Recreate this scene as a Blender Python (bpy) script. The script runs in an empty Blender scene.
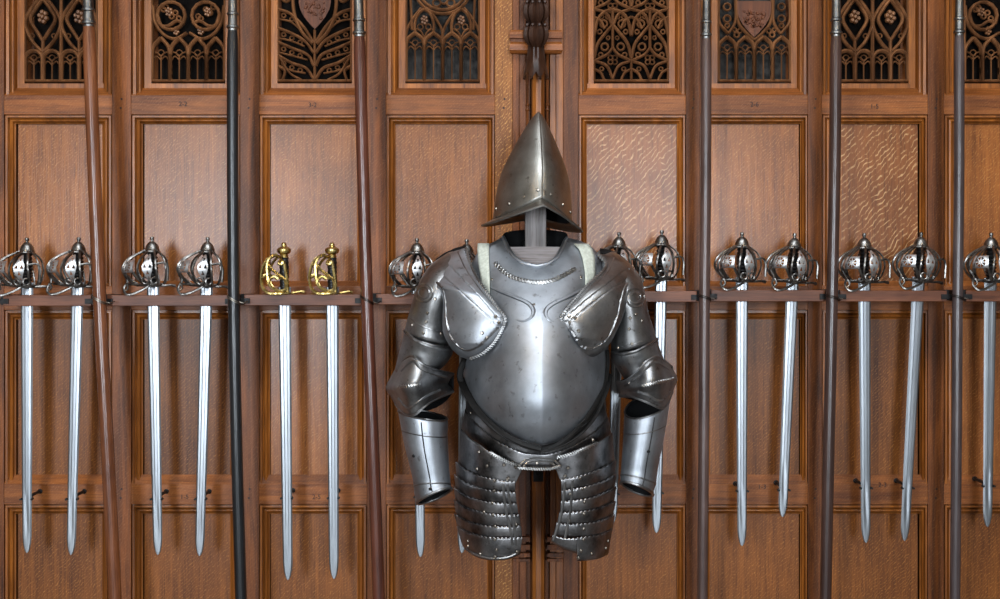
import bpy, bmesh, math, random
from mathutils import Vector, Matrix, noise
random.seed(7)
sc = bpy.context.scene
COL = sc.collection
PI = math.pi
# ------------------------------------------------------------------ frame of reference
U = 0.0028          # metres per photo pixel on the face of the panelling
D = 3.6             # camera distance from the panelling
CZ = 1.6            # camera height


def W(px, py, d=0.0):
    k = U * (D - d) / D
    return Vector(((px - 500) * k, -d, CZ + (299.5 - py) * k))


def interp(x, pts):
    if x <= pts[0][0]: return pts[0][1]
    if x >= pts[-1][0]: return pts[-1][1]
    n = len(pts)
    for i in range(n - 1):
        if pts[i][0] <= x <= pts[i + 1][0]:
            x0, y0 = pts[i]; x1, y1 = pts[i + 1]
            h = x1 - x0
            s = (y1 - y0) / h
            sl = (y0 - pts[i - 1][1]) / (x0 - pts[i - 1][0]) if i > 0 else s
            sr = (pts[i + 2][1] - y1) / (pts[i + 2][0] - x1) if i < n - 2 else s
            m0 = 0 if sl * s <= 0 else 2 * sl * s / (sl + s)
            m1 = 0 if sr * s <= 0 else 2 * sr * s / (sr + s)
            if i == 0: m0 = s
            if i == n - 2: m1 = s
            t = (x - x0) / h
            return ((2*t**3 - 3*t*t + 1) * y0 + (t**3 - 2*t*t + t) * h * m0
                    + (-2*t**3 + 3*t*t) * y1 + (t**3 - t*t) * h * m1)
    return pts[-1][1]


def cr(pts, per=6, closed=False):
    """Catmull-Rom through tuples of any length."""
    pts = [tuple(p) for p in pts]
    n = len(pts); out = []
    segs = n if closed else n - 1
    for i in range(segs):
        p1 = pts[i]; p2 = pts[(i + 1) % n]
        p0 = pts[i - 1] if (i > 0 or closed) else tuple(2*a - b for a, b in zip(p1, p2))
        p3 = pts[(i + 2) % n] if (closed or i < n - 2) else tuple(2*b - a for a, b in zip(p1, p2))
        for k in range(per):
            t = k / per
            out.append(tuple(0.5 * (2*b + (c - a)*t + (2*a - 5*b + 4*c - d)*t*t + (3*b - a - 3*c + d)*t**3)
                             for a, b, c, d in zip(p0, p1, p2, p3)))
    if not closed: out.append(pts[-1])
    return out


def resample(pts, n):
    L = [0.0]
    for a, b in zip(pts, pts[1:]):
        L.append(L[-1] + math.sqrt(sum((x - y)**2 for x, y in zip(a, b))))
    out = []; j = 0
    for i in range(n):
        s = L[-1] * i / (n - 1)
        while j < len(pts) - 2 and L[j + 1] < s: j += 1
        t = (s - L[j]) / max(1e-9, L[j + 1] - L[j])
        out.append(tuple(a + (b - a) * t for a, b in zip(pts[j], pts[j + 1])))
    return out


WL = {}


class MB:
    def __init__(s): s.bm = bmesh.new()

    def box(s, a, b):
        x0, x1 = sorted((a[0], b[0])); y0, y1 = sorted((a[1], b[1])); z0, z1 = sorted((a[2], b[2]))
        v = [s.bm.verts.new(p) for p in ((x0,y0,z0),(x1,y0,z0),(x1,y1,z0),(x0,y1,z0),(x0,y0,z1),(x1,y0,z1),(x1,y1,z1),(x0,y1,z1))]
        for f in ((0,3,2,1),(4,5,6,7),(0,1,5,4),(1,2,6,5),(2,3,7,6),(3,0,4,7)):
            s.bm.faces.new([v[i] for i in f])
        return s

    def grid(s, rows, closed=False, flip=False):
        V = [[s.bm.verts.new(p) for p in r] for r in rows]
        for i in range(len(V) - 1):
            n = len(V[i]); m = n if closed else n - 1
            for j in range(m):
                k = (j + 1) % n
                q = [V[i][j], V[i][k], V[i+1][k], V[i+1][j]]
                if flip: q.reverse()
                try: s.bm.faces.new(q)
                except ValueError: pass
        return V

    def loft(s, rings, cap0=False, cap1=False):
        V = s.grid(rings, closed=True)
        if cap0: s.bm.faces.new(list(reversed(V[0])))
        if cap1: s.bm.faces.new(V[-1])
        return s

    def tube(s, pts, r, seg=6, closed=False, cap=True, flat=1.0):
        P = [Vector(p) for p in pts]
        n = len(P)
        R = r if isinstance(r, (list, tuple)) else [r] * n
        T = []
        for i in range(n):
            a = P[i - 1] if (i > 0 or closed) else P[i]
            b = P[(i + 1) % n] if (i < n - 1 or closed) else P[i]
            t = (b - a)
            T.append(t.normalized() if t.length > 1e-9 else Vector((0, 0, 1)))
        up = Vector((0, 1, 0)) if abs(T[0].y) < 0.9 else Vector((1, 0, 0))
        N = (up - T[0] * up.dot(T[0])).normalized()
        rings = []
        for i in range(n):
            N = N - T[i] * N.dot(T[i])
            N = N.normalized() if N.length > 1e-6 else T[i].orthogonal().normalized()
            B = T[i].cross(N)
            rings.append([P[i] + (N * math.cos(2*PI*k/seg) * flat + B * math.sin(2*PI*k/seg)) * R[i] for k in range(seg)])
        if closed: rings.append(rings[0])
        V = s.grid(rings, closed=True)
        if not closed and cap:
            s.bm.faces.new(list(reversed(V[0]))); s.bm.faces.new(V[-1])
        return s

    def lathe(s, prof, seg=16, c=(0, 0, 0), axis='z'):
        c = Vector(c)
        rings = []
        for r, z in prof:
            ring = []
            for k in range(seg):
                a = 2 * PI * k / seg
                p = Vector((r*math.cos(a), r*math.sin(a), z)) if axis == 'z' else Vector((r*math.cos(a), -z, r*math.sin(a)))
                ring.append(c + p)
            rings.append(ring)
        V = s.grid(rings, closed=True)
        for ring, rev in ((V[0], True), (V[-1], False)):
            try: s.bm.faces.new(list(reversed(ring)) if rev else ring)
            except ValueError: pass
        return s

    def dome(s, c, nrm, r, h=None, seg=8):
        """half round rivet head standing on a surface"""
        h = h or r * 0.7
        nrm = Vector(nrm).normalized(); a = nrm.orthogonal().normalized(); b = nrm.cross(a); c = Vector(c)
        rings = []
        for q in (-0.3, 0, 0.45, 0.8):
            rr = r * math.sqrt(max(0, 1 - max(q, 0)**2))
            rings.append([c + nrm * h * q + (a * math.cos(2*PI*k/seg) + b * math.sin(2*PI*k/seg)) * rr for k in range(seg)])
        s.loft(rings, True, True)
        return s

    def plate(s, outer, holes, fn, thick):
        """flat outline with holes, filled, mapped by fn(u, v, offset) and given thickness"""
        b2 = bmesh.new(); edges = []
        for loop in [outer] + list(holes):
            vs = [b2.verts.new((p[0], p[1], 0)) for p in loop]
            for i in range(len(vs)): edges.append(b2.edges.new((vs[i], vs[(i + 1) % len(vs)])))
        bmesh.ops.triangle_fill(b2, edges=edges, use_beauty=True)
        b2.verts.index_update()
        f = [s.bm.verts.new(fn(v.co.x, v.co.y, 0)) for v in b2.verts]
        g = [s.bm.verts.new(fn(v.co.x, v.co.y, -thick)) for v in b2.verts]
        for face in b2.faces:
            ii = [v.index for v in face.verts]
            s.bm.faces.new([f[i] for i in ii]); s.bm.faces.new([g[i] for i in reversed(ii)])
        for e in b2.edges:
            if len(e.link_faces) == 1:
                i, j = e.verts[0].index, e.verts[1].index
                s.bm.faces.new([f[i], f[j], g[j], g[i]])
        b2.free()
        return s

    def build(s, name, mat, parent=None, smooth=True, solid=0, bevel=0, sub=0, recalc=True, angle=40):
        bm = s.bm
        bmesh.ops.remove_doubles(bm, verts=bm.verts, dist=1e-6)
        if recalc: bmesh.ops.recalc_face_normals(bm, faces=bm.faces)
        me = bpy.data.meshes.new(name)
        base = WL.get(parent.name, Vector((0, 0, 0))) if parent else Vector((0, 0, 0))
        if base.length: bmesh.ops.translate(bm, verts=bm.verts, vec=-base)
        bm.to_mesh(me); bm.free()
        if smooth:
            me.polygons.foreach_set('use_smooth', [True] * len(me.polygons))
            if angle: me.set_sharp_from_angle(angle=math.radians(angle))
        me.materials.append(mat)
        o = bpy.data.objects.new(name, me); COL.objects.link(o)
        if parent: o.parent = parent
        WL[o.name] = base
        if sub:
            m = o.modifiers.new('s', 'SUBSURF'); m.levels = m.render_levels = sub
        if solid:
            m = o.modifiers.new('t', 'SOLIDIFY'); m.thickness = solid; m.offset = 0
        if bevel:
            m = o.modifiers.new('b', 'BEVEL'); m.width = bevel; m.segments = 2; m.limit_method = 'ANGLE'
        return o


def empty(name, loc=(0, 0, 0), parent=None):
    o = bpy.data.objects.new(name, None); COL.objects.link(o); o.location = loc
    o.empty_display_size = 0.05
    WL[o.name] = Vector(loc)
    if parent: o.parent = parent
    return o


def tag(o, label=None, cat=None, group=None, kind=None):
    if label: o['label'] = label
    if cat: o['category'] = cat
    if group: o['group'] = group
    if kind: o['kind'] = kind
    return o


def copy_tree(o, parent=None):
    c = o.copy(); COL.objects.link(c)
    if parent: c.parent = parent
    for ch in list(o.children): copy_tree(ch, c)
    return c


# ------------------------------------------------------------------ materials
def lin(r, g, b):
    f = lambda c: (c/255/12.92) if c/255 <= 0.04045 else ((c/255 + 0.055)/1.055)**2.4
    return (f(r), f(g), f(b), 1)


def new_mat(name):
    m = bpy.data.materials.new(name); m.use_nodes = True
    nt = m.node_tree; b = nt.nodes['Principled BSDF']
    return m, nt, b


def N(nt, t, **kw):
    n = nt.nodes.new(t)
    for k, v in kw.items():
        if k in n.inputs: n.inputs[k].default_value = v
        else: setattr(n, k, v)
    return n


def coords(nt, scale=(1, 1, 1), rnd=True, rot=(0, 0, 0)):
    tc = N(nt, 'ShaderNodeTexCoord'); oi = N(nt, 'ShaderNodeObjectInfo')
    va = N(nt, 'ShaderNodeVectorMath', operation='ADD')
    mu = N(nt, 'ShaderNodeVectorMath', operation='SCALE'); mu.inputs['Scale'].default_value = 37.0
    cb = N(nt, 'ShaderNodeCombineXYZ')
    for i in range(3): nt.links.new(oi.outputs['Random'], cb.inputs[i])
    nt.links.new(cb.outputs[0], mu.inputs[0]); nt.links.new(tc.outputs['Object'], va.inputs[0]); nt.links.new(mu.outputs[0], va.inputs[1])
    mp = N(nt, 'ShaderNodeMapping'); mp.inputs['Scale'].default_value = scale; mp.inputs['Rotation'].default_value = rot
    nt.links.new((va if rnd else tc).outputs[0 if rnd else 'Object'], mp.inputs['Vector'])
    return mp.outputs[0], oi.outputs['Random'], va.outputs[0]


def ramp(nt, fac, stops):
    r = N(nt, 'ShaderNodeValToRGB'); e = r.color_ramp.elements
    while len(e) < len(stops): e.new(0.5)
    for el, (p, c) in zip(e, stops): el.position = p; el.color = c
    nt.links.new(fac, r.inputs[0]); return r.outputs[0]


def mix(nt, fac, a, b, mode='MIX'):
    m = N(nt, 'ShaderNodeMix', data_type='RGBA', blend_type=mode)
    for s, v in (('Factor', fac), ('A', a), ('B', b)):
        sock = [i for i in m.inputs if i.name == s and (i.type == 'VALUE' if s == 'Factor' else i.type == 'RGBA')][0]
        if isinstance(v, (int, float, tuple)): sock.default_value = v
        else: nt.links.new(v, sock)
    return [o for o in m.outputs if o.type == 'RGBA'][0]


def mth(nt, op, a, b=None):
    m = N(nt, 'ShaderNodeMath', operation=op)
    for i, v in enumerate((a, b)):
        if v is None: continue
        if isinstance(v, (int, float)): m.inputs[i].default_value = v
        else: nt.links.new(v, m.inputs[i])
    return m.outputs[0]


def oak(name, dark, lite, vert=True, fleck=0.0, fleck_scale=1.0, rough=0.38, fleckcol=None, coat=0.0, val=0.3, spec=0.3, fine=False, mask=(.46, .60)):
    m, nt, b = new_mat(name)
    q = 90 if fine else 45
    gs = (q, q, 2.6) if vert else (2.6, q, q)
    v, rnd, raw = coords(nt, gs)
    n1 = N(nt, 'ShaderNodeTexNoise', Scale=1.0, Detail=5.0, Roughness=0.62, Distortion=0.6); nt.links.new(v, n1.inputs['Vector'])
    c = ramp(nt, n1.outputs['Fac'], [(0.18, dark), (0.82, lite)] if fine else [(0.3, dark), (0.72, lite)])
    ps = (420, 420, 16) if vert else (16, 420, 420)
    mp = N(nt, 'ShaderNodeMapping'); mp.inputs['Scale'].default_value = ps; nt.links.new(raw, mp.inputs['Vector'])
    n2 = N(nt, 'ShaderNodeTexNoise', Scale=1.0, Detail=2.0); nt.links.new(mp.outputs[0], n2.inputs['Vector'])
    pores = ramp(nt, n2.outputs['Fac'], [(0.32, (0.55, 0.5, 0.45, 1)), (0.5, (1, 1, 1, 1))])
    c = mix(nt, 0.75, c, pores, 'MULTIPLY')
    nb = N(nt, 'ShaderNodeTexNoise', Scale=5.5, Detail=4.0, Roughness=0.6); nt.links.new(raw, nb.inputs['Vector'])
    c = mix(nt, 0.6, c, ramp(nt, nb.outputs['Fac'], [(0.3, (0.52, 0.46, 0.44, 1)), (0.68, (1.16, 1.14, 1.08, 1))]), 'MULTIPLY')
    # per board tone
    tone = mth(nt, 'ADD', mth(nt, 'MULTIPLY', rnd, val), 1 - val / 2)
    cb = N(nt, 'ShaderNodeCombineXYZ')
    for i in range(3): nt.links.new(tone, cb.inputs[i])
    c = mix(nt, 1.0, c, cb.outputs[0], 'MULTIPLY')
    bumpsrc = n2.outputs['Fac']
    if fleck:
        mp2 = N(nt, 'ShaderNodeMapping'); mp2.inputs['Scale'].default_value = (11*fleck_scale, 11*fleck_scale, 6*fleck_scale)
        mp2.inputs['Rotation'].default_value = (0, 0.5, 0)
        nt.links.new(raw, mp2.inputs['Vector'])
        w = N(nt, 'ShaderNodeTexWave', wave_type='BANDS', bands_direction='Z', wave_profile='SIN')
        w.inputs['Scale'].default_value = 2.2; w.inputs['Distortion'].default_value = 9.0
        w.inputs['Detail'].default_value = 2.5; w.inputs['Detail Scale'].default_value = 0.8; w.inputs['Detail Roughness'].default_value = 0.6
        nt.links.new(mp2.outputs[0], w.inputs['Vector'])
        mk = N(nt, 'ShaderNodeTexNoise', Scale=2.6*fleck_scale, Detail=5.0, Roughness=0.7); nt.links.new(mp2.outputs[0], mk.inputs['Vector'])
        mm = ramp(nt, mk.outputs['Fac'], [(mask[0], (0, 0, 0, 1)), (mask[1], (1, 1, 1, 1))])
        f = ramp(nt, w.outputs['Fac'], [(0.76, (0, 0, 0, 1)), (0.95, (1, 1, 1, 1))])
        f = mth(nt, 'MULTIPLY', mth(nt, 'MULTIPLY', f, mm), fleck)
        c = mix(nt, f, c, fleckcol or lin(214, 160, 108))
    nt.links.new(c, b.inputs['Base Color'])
    b.inputs['Roughness'].default_value = rough
    b.inputs['Specular IOR Level'].default_value = spec
    bp = N(nt, 'ShaderNodeBump', Strength=0.12, Distance=0.002); nt.links.new(bumpsrc, bp.inputs['Height'])
    nt.links.new(bp.outputs[0], b.inputs['Normal'])
    return m


def metal(name, c1, c2, r1=0.25, r2=0.45, scale=14.0, metallic=1.0, spots=None, bump=0.05, stretch=(1, 1, 1), aniso=0):
    m, nt, b = new_mat(name)
    v, rnd, raw = coords(nt, stretch)
    n1 = N(nt, 'ShaderNodeTexNoise', Scale=scale, Detail=6.0, Roughness=0.65); nt.links.new(v, n1.inputs['Vector'])
    c = ramp(nt, n1.outputs['Fac'], [(0.32, c1), (0.68, c2)])
    if spots:
        n3 = N(nt, 'ShaderNodeTexNoise', Scale=scale*7, Detail=3.0, Roughness=0.6); nt.links.new(v, n3.inputs['Vector'])
        f = ramp(nt, n3.outputs['Fac'], [(0.62, (0, 0, 0, 1)), (0.74, (1, 1, 1, 1))])
        c = mix(nt, mth(nt, 'MULTIPLY', f, 0.7), c, spots)
    nt.links.new(c, b.inputs['Base Color'])
    b.inputs['Metallic'].default_value = metallic
    n2 = N(nt, 'ShaderNodeTexNoise', Scale=scale*2.3, Detail=4.0); nt.links.new(v, n2.inputs['Vector'])
    rr = N(nt, 'ShaderNodeMapRange'); rr.inputs['From Min'].default_value = 0.3; rr.inputs['From Max'].default_value = 0.7
    rr.inputs['To Min'].default_value = r1; rr.inputs['To Max'].default_value = r2
    nt.links.new(n2.outputs['Fac'], rr.inputs['Value']); nt.links.new(rr.outputs[0], b.inputs['Roughness'])
    if bump:
        bp = N(nt, 'ShaderNodeBump', Strength=bump, Distance=0.004); nt.links.new(n1.outputs['Fac'], bp.inputs['Height'])
        nt.links.new(bp.outputs[0], b.inputs['Normal'])
    return m


def plain(name, c, rough=0.6, c2=None, scale=20, spec=0.4):
    m, nt, b = new_mat(name)
    v, rnd, raw = coords(nt)
    n1 = N(nt, 'ShaderNodeTexNoise', Scale=scale, Detail=4.0); nt.links.new(v, n1.inputs['Vector'])
    c2 = c2 or tuple(min(1, x * 1.35) for x in c[:3]) + (1,)
    nt.links.new(ramp(nt, n1.outputs['Fac'], [(0.3, c), (0.7, c2)]), b.inputs['Base Color'])
    b.inputs['Roughness'].default_value = rough; b.inputs['Specular IOR Level'].default_value = spec
    return m


M = {}
M['panel'] = oak('oak_panel', lin(110, 59, 23), lin(166, 101, 46), fleck=0.40, fleck_scale=2.6, rough=0.31, spec=.42, fleckcol=lin(212, 156, 92), fine=True)
M['panel_b'] = oak('oak_panel_bold_figure', lin(110, 61, 27), lin(156, 95, 48), fleck=0.62, fleck_scale=1.5, rough=0.31, spec=.42, fleckcol=lin(224, 180, 128), fine=True, mask=(.42, .62))
M['panel_c'] = oak('oak_panel_red', lin(84, 44, 14), lin(150, 88, 34), fleck=0.42, fleck_scale=2.6, rough=0.40, spec=.35, fleckcol=lin(212, 144, 72), fine=True, mask=(.44, .66))
M['stile'] = oak('oak_stile', lin(66, 33, 13), lin(138, 77, 32), fleck=0.12, fleck_scale=2.6, rough=0.42, val=.4)
M['stile_f'] = oak('oak_stile_figured', lin(110, 63, 25), lin(164, 104, 48), fleck=0.7, fleck_scale=2.4, rough=0.42, fleckcol=lin(220, 160, 90), fine=True)
M['rail'] = oak('oak_rail', lin(100, 52, 21), lin(162, 96, 44), vert=False, fleck=0.15, fleck_scale=2.8, rough=0.42)
M['mould'] = oak('oak_moulding', lin(102, 54, 16), lin(178, 107, 42), rough=0.33, val=0.2, spec=.5)
M['tracery'] = oak('oak_carving', lin(82, 52, 32), lin(160, 110, 72), rough=0.34, val=0.2, spec=.55)
M['shield_wood'] = oak('oak_carved_shield', lin(74, 38, 20), lin(122, 68, 38), rough=0.42, val=0.2)
M['dark_carving'] = oak('oak_carving_dark', lin(36, 22, 16), lin(70, 44, 30), rough=0.40, val=0.1)
M['backing'] = plain('carving_backing', lin(8, 6, 5), 0.9, lin(20, 15, 12), 30, 0.1)
M['backing_grey'] = plain('carving_backing_grey', lin(12, 11, 10), 0.7, lin(66, 62, 58), 60, 0.2)
M['rack'] = oak('oak_rack', lin(82, 48, 34), lin(126, 78, 54), vert=False, rough=0.42, val=0.15)
M['peg'] = plain('peg', lin(40, 22, 14), 0.6)
M['steel'] = metal('breastplate_steel', lin(148, 152, 157), lin(192, 196, 202), 0.42, 0.54, 7.0, spots=lin(104, 98, 94), bump=0.10)
M['steel_arm'] = metal('arm_steel', lin(108, 107, 107), lin(176, 175, 174), 0.33, 0.48, 10.0, spots=lin(76, 66, 60), bump=0.14)
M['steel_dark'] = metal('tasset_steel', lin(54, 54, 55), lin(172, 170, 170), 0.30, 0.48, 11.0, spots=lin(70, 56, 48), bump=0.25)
M['helmet'] = metal('helmet_steel', lin(128, 125, 118), lin(168, 165, 158), 0.36, 0.46, 9.0, spots=lin(80, 70, 62), bump=0.08)
M['rope'] = metal('roped_edge_steel', lin(150, 148, 145), lin(205, 203, 200), 0.25, 0.4, 40.0)
M['rivet'] = metal('rivet_steel', lin(120, 110, 100), lin(172, 164, 152), 0.25, 0.4, 40.0)
M['blade'] = metal('blade_steel', lin(146, 150, 155), lin(166, 170, 174), 0.33, 0.38, 5.0, bump=0.0, stretch=(3, 3, 1))
M['hilt'] = metal('hilt_steel', lin(66, 63, 60), lin(158, 154, 149), 0.28, 0.42, 60.0, bump=0.05)
M['shield'] = metal('hilt_shield_steel', lin(200, 200, 200), lin(226, 226, 226), 0.42, 0.52, 40.0)
M['iron'] = metal('black_iron', lin(16, 15, 15), lin(36, 34, 33), 0.4, 0.6, 60.0, metallic=0.6)
M['wire'] = metal('wire', lin(120, 112, 100), lin(176, 168, 156), 0.3, 0.45, 60.0)
M['wire_dark'] = metal('dark_wire', lin(40, 36, 32), lin(74, 66, 58), 0.3, 0.5, 60.0)
M['brass'] = metal('brass', lin(150, 124, 66), lin(214, 190, 126), 0.22, 0.38, 40.0)
M['grip'] = plain('black_grip', lin(10, 10, 11), 0.35, lin(24, 23, 23), 60, 0.5)
M['leather'] = plain('black_leather', lin(10, 9, 8), 0.6, lin(22, 19, 17), 50, 0.25)
M['dark_inside'] = plain('black_lining_and_shade', lin(9, 9, 10), 0.8, lin(16, 16, 17), 30, 0.2)  # collar and pauldron lining, also the painted shade inside the arm plates
M['web'] = plain('cream_webbing', lin(172, 174, 160), 0.85, lin(200, 203, 190), 150, 0.2)
M['stand'] = oak('weathered_stand_wood', lin(116, 112, 112), lin(166, 160, 160), rough=0.7, val=0.1)
M['stand_h'] = oak('weathered_board', lin(136, 130, 130), lin(182, 176, 178), vert=False, rough=0.7, val=0.1)
M['ferrule'] = metal('ferrule_steel', lin(96, 96, 96), lin(150, 150, 148), 0.28, 0.42, 30.0)


def polewood(name, a, b_, rough=0.28):
    return oak(name, a, b_, rough=rough, val=0.0, spec=0.6)


M['pole_brown'] = polewood('pike_ash_brown', lin(92, 50, 28), lin(134, 80, 48), 0.26)
M['pole_black'] = polewood('pike_black', lin(16, 17, 19), lin(34, 35, 38), 0.30)
M['pole_red'] = polewood('pike_red_brown', lin(70, 36, 26), lin(104, 58, 42), 0.26)
M['pole_grey'] = polewood('pike_grey_brown', lin(66, 50, 46), lin(98, 76, 70), 0.30)
M['pole_dark'] = polewood('pike_dark_brown', lin(50, 34, 30), lin(78, 55, 48), 0.28)
M['pole_slate'] = polewood('pike_slate_brown', lin(56, 46, 46), lin(84, 72, 72), 0.30)
M['stone'] = plain('floor_stone', lin(84, 82, 80), 0.5, lin(112, 110, 107), 6)
M['plaster'] = plain('plaster_wall', lin(128, 124, 118), 0.85, lin(140, 136, 130), 5)
M['ceil'] = plain('ceiling_timber', lin(190, 189, 186), 0.8, lin(202, 201, 198), 6)
M['winframe'] = plain('window_frame_wood', lin(60, 44, 32), 0.6)

# ------------------------------------------------------------------ room shell (lights the scene, behind the camera)
def struct(mb, name, mat, parent=None):
    o = mb.build(name, mat, parent, smooth=False)
    if not parent: tag(o, kind='structure')
    return o


RX, RY, RZ = 3.6, -5.6, 5.0
struct(MB().box((-RX - .2, RY - .2, -.2), (RX + .2, .25, 0)), 'floor', M['stone'])
SKY = (-1.6, 1.6, -3.9, -1.9)  # ceiling opening for the added skylight
m = MB()
m.box((-RX - .2, RY - .2, RZ), (SKY[0], .25, RZ + .2)); m.box((SKY[1], RY - .2, RZ), (RX + .2, .25, RZ + .2))
m.box((SKY[0], RY - .2, RZ), (SKY[1], SKY[2], RZ + .2)); m.box((SKY[0], SKY[3], RZ), (SKY[1], .25, RZ + .2))
struct(m, 'ceiling', M['ceil'])
m = MB()
for k in range(5):
    x = SKY[0] + (SKY[1] - SKY[0])*k/4; m.box((x - .025, SKY[2], RZ + .04), (x + .025, SKY[3], RZ + .10))
struct(m, 'window_3', M['winframe'])  # bars of an unseen skylight, added to brighten the breastplate
struct(MB().box((RX, RY, 0), (RX + .2, .25, RZ)), 'wall_right', M['plaster'])


def wall_with_hole(name, fixed, axis, lo, hi, h0, h1, z0, z1):
    m = MB(); t = .2 if fixed > 0 else -.2
    def seg(a0, a1, c0, c1):
        if axis == 'x': m.box((fixed, a0, c0), (fixed + t, a1, c1))
        else: m.box((a0, fixed, c0), (a1, fixed + t, c1))
    seg(lo, h0, 0, RZ); seg(h1, hi, 0, RZ); seg(h0, h1, 0, z0); seg(h0, h1, z1, RZ)
    return struct(m, name, M['plaster'])


struct(MB().box((-RX - .2, RY, 0), (-RX, .25, RZ)), 'wall_left', M['plaster'])
WINX = [(-2.4, -1.6), (.65, 1.4)]
WZ = (1.0, 2.7)
m = MB()
cur = -RX
for a_, b_ in WINX:
    m.box((cur, RY - .2, 0), (a_, RY, RZ)); m.box((a_, RY - .2, 0), (b_, RY, WZ[0])); m.box((a_, RY - .2, WZ[1]), (b_, RY, RZ)); cur = b_
m.box((cur, RY - .2, 0), (RX, RY, RZ))
struct(m, 'wall_front', M['plaster'])
for i, (a_, b_) in enumerate(WINX):
    m = MB()
    for t in (0, .5, 1):
        x = a_ + (b_ - a_)*t; m.box((x - .03, RY - .12, WZ[0]), (x + .03, RY - .06, WZ[1]))
    for t in (0, .25, .5, .75, 1):
        z = WZ[0] + (WZ[1] - WZ[0])*t; m.box((a_, RY - .12, z - .02), (b_, RY - .06, z + .02))
    struct(m, 'window_%d' % (i + 1), M['winframe'])

# ------------------------------------------------------------------ oak panelling
wall = empty('wall_back', (0, 0, 0)); tag(wall, kind='structure')
struct(MB().box((-RX, .085, 0), (RX, .25, RZ)), 'wall_core', M['stile'], wall)
COLS = [(-123, -111, -25, -15), (4, 16, 102, 112), (131, 143, 230, 240), (259, 270, 357, 367), (386, 395.5, 487, 495),
        (578.5, 587, 677, 686), (700, 710, 800, 808), (822, 832, 919.5, 928), (944, 954, 1042, 1051), (1066, 1076, 1164, 1174)]
PXB = 299.5 + CZ / U      # photo row of the floor line on the wall
PXT = 299.5 - (RZ - CZ) / U
ROWS_A, ROWS_B, ROWS_C = (114.5, 286), (310, 484), (504.5, 742)
TOPREG = (-130, 95)


def wbox(x0, x1, y0, y1, d0, d1):
    a = W(x0, y0); b = W(x1, y1)
    return MB().box((a.x, -d0, a.z), (b.x, -d1, b.z))


def part(mb, name, mat, **kw):
    return mb.build(name, mat, wall, **kw)


# stiles
edges = []
for i in range(len(COLS) - 1):
    if i == 4: continue
    edges.append((COLS[i][3], COLS[i + 1][0]))
edges += [(-160, COLS[0][0]), (COLS[-1][3], 1210)]
for x0, x1 in edges:
    part(wbox(x0, x1, TOPREG[0] - 40, PXB, 0, -.085), 'stile', M['stile'], smooth=False, bevel=.0012)
part(wbox(495, 512.5, TOPREG[0] - 40, PXB, 0, -.085), 'stile', M['stile_f'], smooth=False, bevel=.0012)
part(wbox(563, 578.5, TOPREG[0] - 40, PXB, 0, -.085), 'stile', M['stile'], smooth=False, bevel=.0012)
for c in COLS:
    for y0, y1 in ((TOPREG[0] - 40, TOPREG[0]), (TOPREG[1], ROWS_A[0]), (ROWS_A[1], ROWS_B[0]), (ROWS_B[1], ROWS_C[0]), (ROWS_C[1], PXB)):
        part(wbox(c[0], c[3], y0, y1, -.0006, -.085), 'rail', M['rail'], smooth=False, bevel=.0012)


def frame(x0, x1, y0, y1, aL, aR, aT, prof, bot=0):
    """mitred moulding on three sides; prof = (fraction across, depth back)"""
    rows = []
    for f, dep in prof:
        rows.append([W(x0 + aL*f, y1 - bot*f, -dep), W(x0 + aL*f, y0 + aT*f, -dep), W(x1 - aR*f, y0 + aT*f, -dep), W(x1 - aR*f, y1 - bot*f, -dep)])
    m = MB(); m.grid(rows, closed=bool(bot)); return m


def sill(x0, x1, y0, y1, d0, d1):
    """sloping ledge the side mouldings run down on to"""
    m = MB(); P = []
    for x in (x0, x1):
        P.append([m.bm.verts.new(W(x, y0, -d1)), m.bm.verts.new(W(x, y1, -d0)), m.bm.verts.new(W(x, y1, -.08)), m.bm.verts.new(W(x, y0, -.08))])
    for i in range(4): m.bm.faces.new([P[0][i], P[1][i], P[1][(i+1) % 4], P[0][(i+1) % 4]])
    m.bm.faces.new(P[0]); m.bm.faces.new(P[1]); return m


PROF = [(0, 0), (.02, .010), (.08, .010), (.12, .002), (.30, .002), (.36, .014), (.44, .016), (.50, .010), (.66, .008), (.74, .010), (.88, .019), (1.0, .021)]
for ci, c in enumerate(COLS):
    aL, aR = c[1] - c[0], c[3] - c[2]
    for ri, (y0, y1) in enumerate((ROWS_A, ROWS_B, ROWS_C)):
        part(frame(c[0], c[3], y0, y1, aL, aR, 9.5, PROF, 9.5 if ri == 2 else 0), 'moulding', M['mould'], smooth=False)
        if ri < 2: part(sill(c[0], c[3], y1 - (9.5 if ri else 5), y1, .0012, .020), 'sill', M['rail'], smooth=False)
        mat = M['panel']
        if (ci, ri) in ((5, 0), (7, 0)): mat = M['panel_b']
        elif ri == 2: mat = M['panel_c']
        elif ri == 1 and ci in (1, 2, 6, 7): mat = M['panel_c']
        part(wbox(c[1] - .5, c[2] + .5, y0 + 9, y1, -.0205, -.045), 'panel', mat, smooth=False)

# top register frames with pierced tracery
PROFT = [(0, 0), (.02, .012), (.07, .012), (.10, .003), (.24, .004), (.29, .020), (.33, .020), (.37, .012), (.45, .014), (.50, .022), (.60, .038), (.64, .034), (.97, .034), (1.0, .05)]
TRX = [(-102, -32), (25, 97.5), (152, 225), (278, 351.5), (406, 479.5), (594, 668.5), (718, 790.5), (837, 908), (964, 1036), (1084, 1156)]


def P2(x, y, d=-.047): return W(x, y, d)


def arc(cx, cy, rx, ry, a0, a1, n=10):
    return [(cx + rx * math.cos(math.radians(a0 + (a1 - a0) * k / n)), cy - ry * math.sin(math.radians(a0 + (a1 - a0) * k / n))) for k in range(n + 1)]


def tr(m, pts, r=1.5, d=-.047, smooth=True, closed=False, seg=6):
    if smooth and len(pts) < 8: pts = cr(pts, 6, closed)
    m.tube([W(p[0], p[1], d) for p in pts], r * U * 1.22, seg, closed=closed, flat=2.2)


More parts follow.
